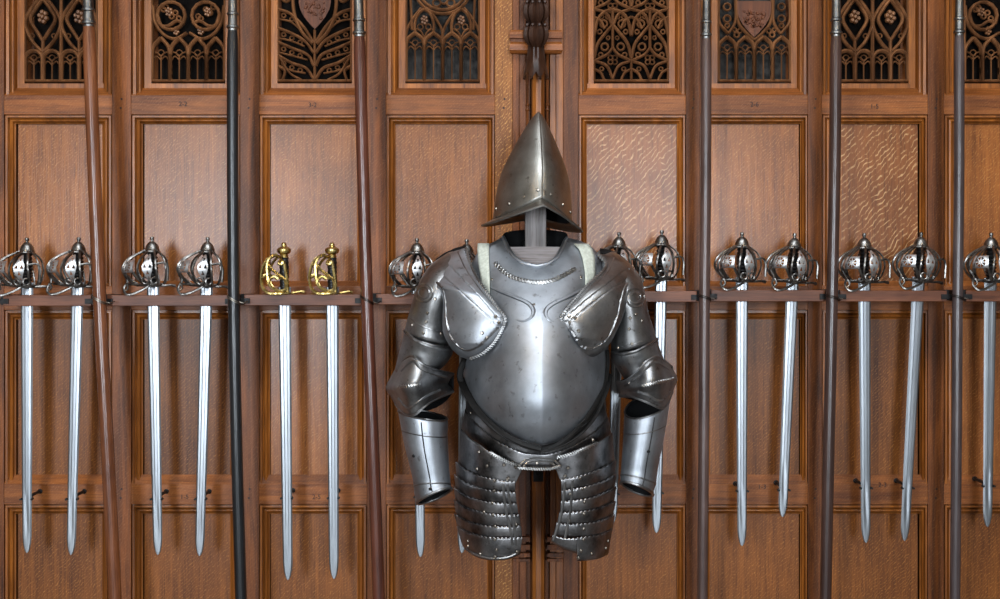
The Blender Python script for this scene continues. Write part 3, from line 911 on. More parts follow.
# ------------------------------------------------------------------ pikes
PD = .158
PIKES = [([(-60, 85.4), (0, 87.8), (150, 93.4), (300, 99.6), (460, 108), (599, 115)], 25, 6.4, 'pole_brown', 'brown ash pike with steel socket, leftmost and leaning', 'wire'),
         ([(-60, 232.8), (0, 232.8), (60, 232.5), (150, 232.6), (300, 233.8), (460, 237), (599, 241)], 29, 5.6, 'pole_black', 'black-shafted pike with steel socket, left of the brass-hilted swords', 'wire'),
         ([(-60, 357), (0, 358.5), (150, 362.4), (300, 367), (460, 373.6), (599, 379)], 35, 6.0, 'pole_red', 'dark reddish-brown pike with steel socket, right of the brass-hilted swords', 'wire_dark'),
         ([(-60, 706.8), (0, 706.6), (40, 706), (150, 706), (290, 704.6), (400, 704), (599, 702.5)], 37, 5.2, 'pole_grey', 'grey-brown pike with steel socket, next one right of the armour', 'wire_dark'),
         ([(-60, 836.8), (0, 836.4), (40, 836), (150, 835), (300, 832), (460, 828.5), (599, 825.5)], 35, 5.6, 'pole_dark', 'dark brown pike with steel socket, second one right of the armour', 'wire_dark'),
         ([(-60, 959.8), (0, 959.4), (40, 959.2), (150, 959.2), (300, 957.6), (460, 956.4), (599, 955)], 34, 5.0, 'pole_slate', 'slate-brown pike with steel socket, rightmost near the picture edge', 'wire_dark')]
for path, fy, rad, mat, lab, wm in PIKES:
    (ya, xa), (yb, xb) = path[-2:]
    yf = 299.5 + CZ/U*D/(D - PD) - .5
    pts = path + [(yf, xb + (xb - xa)/(yb - ya)*(yf - yb)*.9)]
    X = lambda y: interp(y, pts)
    base = W(X(yf), yf, PD)
    root = empty('pike', base); tag(root, lab, 'pike', 'pikes standing against the panelling')
    r = rad*U*(D - PD)/D
    ys = [fy - 2] + list(range(fy + 10, int(yf), 24)) + [yf]
    m = MB(); m.tube([W(X(y), y, PD) for y in ys], [r*.8, r*.97] + [r*1.03]*(len(ys) - 2), 14); m.build('shaft', M[mat], root)
    m = MB(); ys = [-46, -40, 0, fy - 17, fy - 16, fy - 14, fy - 13, fy - 4, fy - 3, fy - 1, fy, fy + 2]
    k = r*.86
    m.tube([W(X(y), y, PD) for y in ys], [k*.6, k*.8, k*.92, k*.98, k*1.2, k*1.2, k*.98, k*1.02, k*1.3, k*1.3, k*1.05, k*1.02], 14); m.build('socket', M['ferrule'], root)
    m = MB(); rows = []
    for y, w, t in ((-44, 3, .008), (-56, 4, .008), (-66, 9, .007), (-82, 11, .006), (-110, 7, .004), (-132, .4, .001)):
        c = W(X(-44), y, PD); rows.append([c + Vector((w*U, 0, 0)), c + Vector((0, -t, 0)), c - Vector((w*U, 0, 0)), c + Vector((0, t, 0))])
    m.loft(rows, True, True); m.build('spear_head', M['ferrule'], root, smooth=False)
    m = MB()
    yy = 299 if path[0][1] < 500 else 296.5
    sgn = 1 if path[0][1] < 500 else .5
    for off in (0, 1.6):
        c = W(X(yy), yy + off, PD)
        m.tube([c + Vector((math.cos(t)*(r + .0022), -math.sin(t)*(r + .0022), (math.cos(t)*-.010*sgn))) for t in [PI*(-.15 + 1.3*k/16) for k in range(17)]], .0013, 5)
    c = W(X(yy), yy, PD)
    m.tube([c + Vector((r + .001, -.004, -.008*sgn)), c + Vector((r + .012, -.006, -.011*sgn)), c + Vector((r + .020, .012, -.006))], .0016, 5)
    m.build('tie_wire', M[wm], root)

# ------------------------------------------------------------------ armour stand
st = empty('armour_stand', W(536, 470, .17)); tag(st, 'pale weathered wooden armour stand, its neck post showing under the helmet', 'stand')
m = MB(); a = W(525.3, 192, .29); b = W(546.2, 262, .29); m.box((a.x, -.29, a.z), (b.x, -.235, b.z)); m.build('neck_post', M['stand'], st, smooth=False, bevel=.002)
m = MB()
ol = [(478, 300), (480, 262), (495, 252), (509, 247), (536, 246.5), (561, 247), (578, 252), (592, 264), (594, 300), (560, 380), (505, 380)]
m.plate(ol, [], lambda u, v, o: W(u, v, .297 + o), .045); m.build('chest_board', M['stand_h'], st, smooth=False)
m = MB(); a = W(526, 330, .25); b = W(546, 352, .25); m.box((a.x, -.262, a.z), (b.x, 0, b.z))
m.build('wall_bracket', M['stand'], st, smooth=False, bevel=.002)
m = MB(); a = W(533, 466, 0); b = W(543, 480, 0); m.box((a.x, -.036, a.z), (b.x, -.0242, b.z)); m.dome(W(538, 474, .036), (0, -1, 0), .006)
m.build('wall_plate', M['iron'], st, smooth=False)

# ------------------------------------------------------------------ suit of armour
suit = empty('suit_of_armour', W(538, 555, .3))
tag(suit, 'steel half suit of armour with breastplate, arms and tassets mounted before the panelling', 'armour')
CX = 541
PRO = [(230, .26), (250, .31), (266, .36), (283, .405), (310, .455), (340, .492), (370, .515), (400, .527), (422, .516), (448, .476)]


def bd(px, py):
    xr = (px - CX) / (78.5 if px < CX else 67.5)
    f = max(0, 1 - abs(xr)**2.3)**.6
    rg = max(0, 1 - abs(xr)/.55) * min(1, max(0, (py - 285)/40)) * .020
    return .235 + (interp(py, PRO) - .235)*f + rg


TB = [(463, 345), (465, 325), (467, 300), (469, 275), (473, 262), (478, 252), (486, 246), (496, 241), (503, 237), (505, 241), (509, 250), (515, 258), (524, 263.5), (537, 266.3), (541, 266.2), (548, 264), (557, 258), (561, 250), (565, 241), (567, 238), (580, 241), (590, 246), (598, 254), (603, 266), (606, 290), (608, 345)]
BB = [(463, 372), (466, 382), (472, 395), (480, 408), (490, 419), (500, 428), (510, 435), (520, 440), (530, 443.5), (541, 446), (551, 444), (560, 441), (570, 436), (580, 428), (588, 419), (594, 410), (600, 395), (605, 380), (608, 362)]


def lint(x, pts):
    for (x0, y0), (x1, y1) in zip(pts, pts[1:]):
        if x <= x1: return y0 + (y1 - y0)*max(0, x - x0)/(x1 - x0)
    return pts[-1][1]


xs = sorted(set([463 + .5*k for k in range(8)] + [467 + 1.5*k for k in range(24)] + [503, 504, 505, 506, 507, 509] + [511 + 2*k for k in range(15)] + [541] + [543 + 2*k for k in range(7)] + [557, 559, 561, 563, 564, 565, 566, 567] + [569 + 1.5*k for k in range(24)] + [604 + .5*k for k in range(9)]))
m = MB(); NV = 44
rows = []
for v in range(NV + 1):
    t = v / NV
    rows.append([W(x, lint(x, TB)*(1 - t) + interp(x, BB)*t, bd(x, lint(x, TB)*(1 - t) + interp(x, BB)*t)) for x in xs])
m.grid(rows)
bp = m.build('breastplate', M['steel'], suit, solid=.003, angle=180)
# raised volutes, roped border, rolled collar edge, flange
def on(fn, pts, off=0.0, per=6): return [W(p[0], p[1], fn(*p) + off) for p in cr(pts, per)]
m = MB()
for pts in ([(489, 287), (500, 292), (515, 298), (528, 304), (533.5, 311), (531.6, 318), (524, 322), (516, 319.5), (514, 314)],
            [(585, 288), (570, 296.5), (554, 304), (545.8, 311), (546.4, 318), (553, 322.6), (560, 320)]):
    pp = on(bd, pts, -.0030)
    m.tube(pp, [.0072*math.sin(PI*min(1, (i + 2)/(len(pp))*.9 + .1))**.5 for i in range(len(pp))], 8)
m.build('embossed_scroll', M['steel'], bp)


def rope(fn, pts, r, step, off=.0035, name='roped_border', parent=None, mat='rope'):
    pp = cr(pts, 10); r0 = r = r*1.35; step *= 1.15
    n = max(4, int(sum(math.dist(a, b) for a, b in zip(pp, pp[1:]))/step))
    q = resample(pp, n); m = MB()
    core = [W(p[0], p[1], fn(*p) + off - .001) for p in q]
    m.tube(core, r*.72, 6)
    for a, b in zip(core, core[1:]):
        c = (a + b)/2; t = (b - a).normalized(); side = t.cross(Vector((0, -1, 0))).normalized()
        r = r0; ax = (side*.9 + t*.55).normalized()
        m.tube([c - ax*r*1.15, c - ax*r*.6 + Vector((0, -r*.55, 0)), c + ax*r*.6 + Vector((0, -r*.55, 0)), c + ax*r*1.15], [r*.2, r*.34, r*.34, r*.2], 5)
    return m.build(name, M[mat], parent)


rope(bd, [(495, 263), (504, 272), (515, 278.5), (533.5, 282.4), (546, 282), (559, 278), (575, 269)], .0052, 2.6, parent=bp)
m = MB()
nk = [(503, 237), (505, 241), (509, 250), (515, 258), (524, 263.5), (537, 266.3), (548, 264), (557, 258), (561, 250), (565, 241), (567, 238)]
m.tube([W(p[0], p[1], bd(*p) + .003) for p in nk], .0052, 8)
m.build('rolled_neck_edge', M['steel'], bp)
m = MB(); rows = []
for q in range(4):
    t = q/3; row = []
    for k in range(61):
        x = 464.5 + (606.5 - 464.5)*k/60
        y = interp(x, BB)
        sx = (x - CX)/74
        row.append(W(x + sx*7*t, y + (3.0 + 3.5*(1 - abs(sx)))*t, bd(x, y) + .003 + .018*t))
    rows.append(row)
m.grid(rows); m.build('waist_flange', M['leather'], bp, solid=.002, angle=180)


def rivets(fn, pts, r, name, parent, mat='rivet', nrm=None):
    for p in pts:
        m = MB()
        e = 1.5
        c = W(p[0], p[1], fn(*p) + .001)
        a = W(p[0] + e, p[1], fn(p[0] + e, p[1])) - W(p[0] - e, p[1], fn(p[0] - e, p[1]))
        b = W(p[0], p[1] - e, fn(p[0], p[1] - e)) - W(p[0], p[1] + e, fn(p[0], p[1] + e))
        n = a.cross(b).normalized()
        if n.y > 0: n = -n
        m.dome(c, n, r*1.1, r*.9)
        m.build(name, M[mat], parent)


rivets(bd, [(492, 279.5), (581, 278), (534, 304.5), (597, 346)], .0036, 'rivet', bp)
# back plate with its black collar
m = MB(); rows = []
for y, l, r_, dep in ((247, 482, 588, .205), (262, 472, 602, .20), (300, 466, 607, .195), (345, 463, 608, .195), (385, 468, 604, .195), (410, 466, 606, .195)):
    c, hw = (l + r_)/2, (r_ - l)/2
    rows.append([W(c + hw*math.cos(PI*k/16), y - (6 if y < 260 else 0)*math.sin(PI*k/16), .235 - (.235 - dep)*math.sin(PI*k/16)) for k in range(17)])
m.grid(rows); m.build('backplate', M['steel_dark'], suit, solid=.003, angle=180)
m = MB(); rows = []
for y, l, r_, dy, dep in ((236.5, 503.5, 567, -7, .20), (248, 502, 568, -4, .20), (262, 497, 574, 0, .20), (278, 488, 586, 2, .20)):
    c, hw = (l + r_)/2, (r_ - l)/2
    rows.append([W(c + hw*math.cos(PI*k/20), y + dy*math.sin(PI*k/20)**.6, .262 - (.262 - dep)*math.sin(PI*k/20)) for k in range(21)])
m.grid(rows); m.build('back_collar', M['dark_inside'], suit, solid=.004, angle=180)
# webbing straps over the shoulders
for pts, lab in ((((478, 489.3, 243.5), (477.5, 488.8, 250), (478.5, 489, 262), (480.5, 489.5, 276), (482, 489.8, 294)), None),
                 (((574, 588, 244), (579, 592, 249), (582.5, 594.5, 258), (585, 595, 272), (585.5, 594, 292)), None)):
    m = MB(); m.grid([[W(a + (b - a)*k/4, y, bd(a + (b - a)*k/4, y) + .010) for k in range(5)] for a, b, y in pts])
    o = m.build('shoulder_strap', M['web'], suit, solid=.003, angle=180); o['label'] = 'cream webbing strap'
m = MB(); m.grid([[W(x, y, .425) for x in (484, 487, 490)] for y in (341, 349, 355.5)])
o = m.build('strap_end', M['web'], suit, solid=.003); o['label'] = 'cream webbing strap end'


# ---- fauld and tassets
def fd(px, py):
    xr = (px - 537)/(79 if px < 537 else 78)
    f = max(0, 1 - abs(xr)**2.4)**.55
    return .20 + (.455 + (py - 440)*.0003 - .20)*f


def scal(x, amp=1.0, per=4.2): return -amp*abs(math.sin(PI*x/per))


def strip(top, bot, fn, n, off_t, off_b, scallop, nv=12, flare=0, flx=0):
    """one lame between two photo-space curves; the top edge stands proud and is scalloped"""
    T = resample(cr(top, 8), n); B = resample(cr(bot, 8), n); rows = []
    for j in range(nv + 1):
        t = j/nv; row = []
        for a, b in zip(T, B):
            x = a[0]*(1 - t) + b[0]*t; y = a[1]*(1 - t) + b[1]*t
            if j == 0: y += scal(a[0], scallop)
            row.append(W(x - (2.2 if scallop and flare else 0)*flare*(1 - t)*max(0, 1 - abs(a[0] - flx)/16), y, fn(x, y) + off_t*(1 - t)**.8 + off_b*t + (.0028*math.sin(PI*min(1, t*1.15)) if scallop and flare else 0) - (.007*max(0, (t - .72)/.28)**1.5 if scallop else 0)))
        rows.append(row)
    m = MB(); m.grid(rows); return m


fauld = empty('fauld', W(538, 450, .3), suit)
fauld.location = W(538, 450, .3) - WL[suit.name]
T1 = [(469, 398), (474, 409), (482, 418), (492, 428), (504, 437), (518, 444), (530, 448), (541, 450), (552, 448), (565, 444), (578, 436), (590, 424), (598, 412), (603, 400)]
T2 = [(465, 412), (471, 421), (480, 430), (492, 440), (505, 447.5), (520, 454), (530, 456), (540, 456.5), (550, 456), (562, 453), (576, 447), (590, 438), (600, 430), (608, 420)]
T3 = [(462, 428), (470, 437), (479, 443), (492, 453), (505, 461), (519, 467), (529, 468), (540, 468.5), (550, 468), (558, 462), (572, 457), (588, 449), (600, 441), (611, 434)]
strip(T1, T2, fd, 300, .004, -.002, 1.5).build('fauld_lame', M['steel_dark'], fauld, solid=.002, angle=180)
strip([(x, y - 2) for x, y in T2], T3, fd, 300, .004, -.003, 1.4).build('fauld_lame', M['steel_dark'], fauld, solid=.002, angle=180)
m = MB()
for dy, w in ((0, 0), (3, 3)):
    m.tube([W(x, y + dy, fd(x, y) + .003) for x, y in cr([(519 + w, 466), (524 + w*.6, 461), (532, 458.5), (540, 458), (548, 458.5), (555 - w*.6, 461), (559 - w, 465)], 5)], .0026, 6)
m.build('arched_edge', M['rope'], fauld)
rope(lambda x, y: fd(x, y) + .002, [(518, 468), (529, 468.6), (540, 469), (550, 468.6), (560, 466)], .0036, 2.0, parent=fauld)
rivets(fd, [(471, 413), (501, 443.5), (537, 463), (592, 439)], .0036, 'rivet', fauld)

LT = {'left': dict(
    lines=[[(461, 429), (470, 438), (479, 444), (492, 454), (506, 461.5), (523, 467)],
           [(458, 462), (466, 470), (478, 476), (490, 479), (502, 481.5), (515, 482)],
           [(456.5, 475), (466, 483), (478, 488), (490, 491), (502, 492.5), (515.5, 493)],
           [(456, 487), (466, 496), (478, 500.5), (490, 503), (504, 504), (517, 504)],
           [(456, 500), (466, 508), (478, 512), (490, 514.5), (505, 515.5), (519, 515.5)],
           [(456.5, 514), (466, 521), (478, 525), (491, 527), (506, 527.5), (521, 526.5)],
           [(459, 527), (467, 532), (479, 536), (491, 538), (506, 538.5), (522, 538)],
           [(463, 546), (470, 553), (480, 558), (492, 560), (508, 559), (520, 554)]],
    c=505, hl=51, hr=60),
    'right': dict(
    lines=[[(552, 459), (562, 457), (574, 453), (588, 447.5), (600, 441), (612, 433)],
           [(561, 480), (570, 478.5), (582, 476), (594, 472), (604, 467), (614, 460)],
           [(561.5, 491), (571, 490), (583, 488), (594, 485), (604, 481), (614, 474)],
           [(561, 502), (571, 501.5), (583, 500), (594, 497.5), (604, 493), (614, 487)],
           [(559.5, 513), (570, 513), (582, 512), (594, 510), (604, 506.5), (613.5, 501)],
           [(556.5, 524), (568, 525), (581, 524.5), (594, 523), (604, 519.5), (612.5, 515)],
           [(553, 534), (566, 537.5), (580, 538), (594, 536.5), (603, 534), (612, 529)],
           [(551, 542), (562, 548), (571, 552), (577, 556.5), (590, 560), (609, 554)]],
    c=572, hl=64, hr=46)}
for side, T in LT.items():
    def td(px, py, T=T):
        xr = (px - T['c'])/(T['hl'] if px < T['c'] else T['hr'])
        f = max(0, 1 - abs(xr)**2.2)**.6
        return .19 + (.245 + (540 - py)*.0002)*f
    ts = empty('tasset', W(T['c'], 550, .3), suit); ts.location = W(T['c'], 550, .3) - WL[suit.name]
    Ls = T['lines']
    for i in range(7):
        n = 150
        bot = [(x, y + (2.0 if i < 6 else 0)) for x, y in Ls[i + 1]]
        top = Ls[i]
        kw = dict(solid=.0022, angle=180)
        if i == 6 and side == 'right':
            bot = None
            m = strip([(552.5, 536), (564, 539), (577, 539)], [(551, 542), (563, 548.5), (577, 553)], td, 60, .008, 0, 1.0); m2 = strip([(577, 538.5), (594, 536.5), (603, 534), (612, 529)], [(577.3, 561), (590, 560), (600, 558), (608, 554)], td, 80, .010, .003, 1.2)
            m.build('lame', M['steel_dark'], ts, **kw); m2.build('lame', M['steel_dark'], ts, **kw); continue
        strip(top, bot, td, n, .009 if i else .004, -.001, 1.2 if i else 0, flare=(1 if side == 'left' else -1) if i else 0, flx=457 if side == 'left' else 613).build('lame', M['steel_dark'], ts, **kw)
    if side == 'left':
        rope(td, [(490, 452.5), (500, 458), (511, 463), (522, 466)], .0040, 2.0, off=.008, parent=ts)
        sl = ([(503, 484), (504.5, 500), (507, 515), (511, 533), (512, 545)], [(507.5, 484), (509.5, 500), (512, 515), (515, 533), (516, 545)])
        rv = [(479, 452), (487, 466), (477, 469), (504, 465), (508.5, 478), (516, 467.5), (494.5, 481), (494, 491), (492, 503), (484, 512), (493, 515), (495, 526.5), (495, 539.5), (496.5, 550), (480, 554), (468, 541), (468, 546), (517, 552), (495, 557), (507, 480), (516.5, 525)]
    else:
        rope(td, [(553, 458), (565, 455.5), (578, 451), (590, 446), (597, 443)], .0040, 2.0, off=.008, parent=ts)
        sl = ([(565, 482), (563.5, 500), (560.5, 518), (553.5, 540)], [(572.5, 480), (571.5, 498), (569.5, 516), (565, 538)])
        rv = [(593, 440), (568, 468), (565, 476), (580, 478.5), (582.5, 489), (584.5, 502), (584, 514), (584, 529), (583.5, 539.5), (581, 551), (578.5, 558), (608, 541), (592, 554), (606, 548), (570, 494), (569, 520)]
    m = MB()
    for pts in sl:
        m.tube([W(p[0], p[1], td(*p) + .0108) for p in cr(pts, 6)], .0034, 6)
    m.build('edge_bead', M['steel_arm'], ts)
    rivets(lambda x, y: td(x, y) + .0095, rv, .0040, 'rivet', ts)
    if side == 'left':
        m = MB(); m.tube([W(p[0], p[1], td(*p) + .004) for p in cr([(466, 549), (472, 553), (481, 556.5), (492, 558.5), (507, 557.5), (518, 553)], 5)], .003, 6); m.build('rolled_hem', M['steel_arm'], ts)

# waist belt with buckle
m = MB()
for off, w, d in ((0, 3.2, .014), (4.5, 1.7, .018)):
    pts = [(607.5, 350), (608, 366), (604 + off*.4, 386), (596 + off*.6, 403), (585 + off*.6, 420 + off*.3), (573, 433 + off*.6), (560, 443 + off*.5), (548, 449)]
    m.tube([W(p[0], p[1], max(bd(min(606, p[0]), p[1] - 4), fd(*p)) + d) for p in cr(pts, 5)], w*.5*U*1.2, 6)
pts = [(466, 356), (460, 372), (463, 386), (472, 401), (486, 419), (503, 433), (522, 443), (541, 448.5)]
m.tube([W(p[0], p[1] + 1, max(bd(max(465, p[0]), p[1] - 4), fd(*p)) + .012) for p in cr(pts, 5)], 3.0*U, 8)
wb = m.build('waist_belt', M['leather'], suit)
m = MB(); c = W(582, 428, bd(581, 424) + .02)
for a, b in (((-5, -3), (5, 5)), ((5, 5), (3, 8)), ((3, 8), (-7, 0)), ((-7, 0), (-5, -3))):
    m.tube([c + Vector((a[0]*U*.9, 0, a[1]*U*.9)), c + Vector((b[0]*U*.9, 0, b[1]*U*.9))], .0018, 6)
m.build('belt_buckle', M['iron'], wb)


# ---- arms
def rings(spec, n=32):
    out = []
    for lx, ly, rx, ry, c, rd, sag in spec:
        rr = []
        for k in range(n):
            t = 2*PI*k/n; s = math.sin(t)
            rr.append(W((lx + rx)/2 + math.cos(t)*(rx - lx)/2, (ly + ry)/2 + math.cos(t)*(ry - ly)/2 + sag*s, c + rd*s))
        out.append(rr)
    return out


def spec_cr(spec, per=4): return cr(spec, per)


ARM = {}
ARM['L'] = dict(
    upper=[[(452, 252, 466, 256, .24, .04, 1), (446, 254.5, 468, 264, .245, .06, 2), (431, 266, 462, 284, .26, .09, 2), (420, 281, 457, 299, .27, .10, 2), (413.5, 299, 452, 312, .27, .098, 2), (408, 318, 450, 326, .27, .088, 3), (405, 331, 450, 343, .27, .085, 4)],
           [(403.5, 331, 451, 345, .27, .089, 5), (404, 335, 452, 349, .27, .088, 5), (401.5, 345, 452, 354, .27, .082, 4), (398, 358, 447, 362, .27, .078, 4), (395, 371, 440, 369, .275, .074, 3)]],
    bands=[[(405.5, 330), (413, 338.5), (425, 344.5), (438, 348.5), (452, 350)], [(409, 317), (418, 324), (430, 329), (441, 331)]],
    wingL=[(447, 254, .23), (431, 265, .25), (424, 277, .29), (431, 286, .34), (440, 290, .365), (443.5, 302, .375), (443, 318, .38), (444, 333, .385), (451, 347, .39), (460, 355.5, .40), (469, 359, .41)],
    wingR=[(466, 248, .27), (471, 266, .325), (482, 286, .395), (497, 307, .435), (505, 317.5, .452), (503, 327, .455), (496, 340, .45), (488, 349, .44), (480, 355, .43), (470, 359, .412)],
    ridge=[(437, 283), (443, 288), (446, 300), (447, 318), (449, 330), (455, 342), (466, 349.5), (478, 346), (488, 337), (497.5, 327)],
    lines=[[(447, 263), (463, 280), (480, 298), (497.5, 318)], [(439, 272), (454, 286), (474, 304), (497, 325)], [(458, 252), (466, 270), (480, 290), (498, 312)]],
    circ=(424, 293), rv=[(435, 299), (427, 313), (423, 333), (412, 325), (426, 322), (441, 334)], wrv=[(495.5, 316.5), (499, 322.5), (482, 333), (487, 338)],
    couter=[[(396.5, 367), (404, 360), (412, 356), (418, 361), (426, 366), (440, 371), (453.6, 374)],
            [(391, 377), (399, 374), (408, 370), (416, 373), (424, 375), (438, 378), (450, 379)],
            [(386, 388), (394, 387.5), (402, 386.5), (411, 385.5), (420, 384.5), (435, 384), (448, 384)],
            [(391, 397), (398, 399), (406, 401), (414, 399), (422, 396), (436, 392), (451, 388)],
            [(395, 403.6), (401, 411), (408, 415.6), (416, 414), (424, 407), (433, 400.6), (453.6, 391.6)]],
    back_top=[(453.6, 374), (440, 371), (425, 366), (410, 362), (396.5, 367)], back_bot=[(453.6, 391.6), (444, 403), (430, 410), (412, 414), (395, 403.6)],
    cdep=[.25, .325, .37, .388, .385, .35, .29], cridge=[.01, .02, .03, .032, .028, .015, .0],
    crope=[(398, 387), (408, 386), (420, 384.5)], chev=[[(399, 398), (408, 408), (417, 403), (426, 396), (440, 390)], [(402, 371), (413, 361.5), (421, 369), (432, 373.5), (446, 377)]],
    vamb=[(398.5, 411, 447, 419, .275, .068, 4), (399.5, 417, 447.5, 425, .277, .068, 4), (402, 430, 447, 436, .28, .066, 3), (405, 446, 448, 454, .285, .062, 1), (409.5, 463, 449, 470, .29, .057, 0), (413, 478, 450, 481, .295, .052, -1), (414, 486, 450, 484.5, .297, .051, -2), (415, 494, 450.5, 487, .299, .053, -3), (417, 503, 451.5, 489, .302, .054, -3.5)],
    vband=[1, 6], vth=[65, 82], vin=(424.5, 440))
ARM['R'] = dict(
    upper=[[(600, 256, 614, 252, .24, .04, 1), (598, 264, 625, 260, .245, .065, 2), (604, 284, 640, 277, .26, .09, 2), (610, 299, 644.5, 294, .27, .10, 2), (614, 314, 648, 312, .27, .098, 2), (612, 336, 653, 328, .27, .090, 3), (612, 350, 656.5, 339, .27, .087, 4)],
           [(611, 351, 657.5, 340, .27, .091, 5), (612, 356, 658, 344, .27, .089, 5), (613, 361, 660.5, 351, .27, .084, 4), (618, 369, 663, 358, .27, .080, 3), (624, 378, 666, 366, .275, .076, 3)]],
    bands=[[(612, 352), (622, 354.5), (636, 351.5), (648, 345), (657.5, 339)], [(617, 349), (630, 345), (642, 341)]],
    wingL=[(624, 258, .235), (634, 270, .27), (634, 282, .31), (630, 292, .345), (626.5, 304, .365), (622, 318, .375), (616, 331, .38), (611, 341, .385), (604, 349.5, .39), (596, 355.5, .40), (588, 358, .41)],
    wingR=[(598, 254, .27), (606, 267, .32), (587.5, 285.6, .40), (572, 303, .435), (562, 316, .455), (561.5, 322, .46), (566, 335.5, .455), (571, 347, .445), (577, 354, .435), (587, 358, .412)],
    ridge=[(628, 283), (623, 290), (619.5, 304), (616, 319), (610, 333), (603, 342), (592, 348), (582, 346), (576, 338), (570, 328)],
    lines=[[(625, 270), (610, 282), (590, 297), (570, 314)], [(628, 278), (613, 288), (594, 302), (570, 321)], [(614, 258), (608, 272), (592, 288), (568, 310)]],
    circ=(635, 298), rv=[(630, 318), (636, 314.5), (629, 329), (642, 321), (632, 344), (618, 348)], wrv=[(569, 316), (570, 322.5), (578.5, 331), (575, 318)],
    couter=[[(672, 367), (664, 360.5), (655.6, 357), (646, 362), (637, 372), (625, 381), (616, 382)],
            [(674.5, 373), (667, 369), (658, 367), (649, 371), (640, 378), (627, 385), (617, 386)],
            [(677, 378.5), (670, 379.5), (662, 381), (652, 383.5), (642, 386), (629, 389), (618, 391)],
            [(675, 385), (669, 391), (662, 394.5), (652, 393), (642, 391.5), (630, 391), (618.5, 393.5)],
            [(672.5, 392), (668, 402), (662, 408.5), (652, 404.5), (640, 399.5), (630, 396.5), (619, 396.5)]],
    back_top=[(616, 382), (628, 377), (640, 366), (655, 362), (672, 367)], back_bot=[(619, 396.5), (632, 400), (645, 404), (660, 406), (672.5, 392)],
    cdep=[.25, .325, .37, .388, .385, .35, .30], cridge=[.01, .02, .03, .032, .028, .015, .0],
    crope=[(642, 386), (655, 383), (674, 379)], chev=[[(670, 392), (660, 401), (648, 395), (638, 391.5)], [(668, 369), (655.6, 362.5), (646, 369), (637, 378), (625, 386)]],
    vamb=[(625, 412, 669.5, 399, .28, .068, 11), (624.5, 420, 668.5, 407, .282, .068, 9), (624, 432, 666, 424, .285, .066, 5), (623, 448, 662, 446, .29, .061, 2), (622, 462, 658.5, 463, .295, .057, 0), (621.5, 470, 656.5, 476, .298, .054, -1), (621, 475, 655.5, 484, .30, .054, -2), (621, 480, 653.5, 491, .302, .055, -3.5), (621, 483, 653, 494.5, .303, .055, -4)],
    vband=[1, 6], vth=[112, 98], vin=(652, 440))
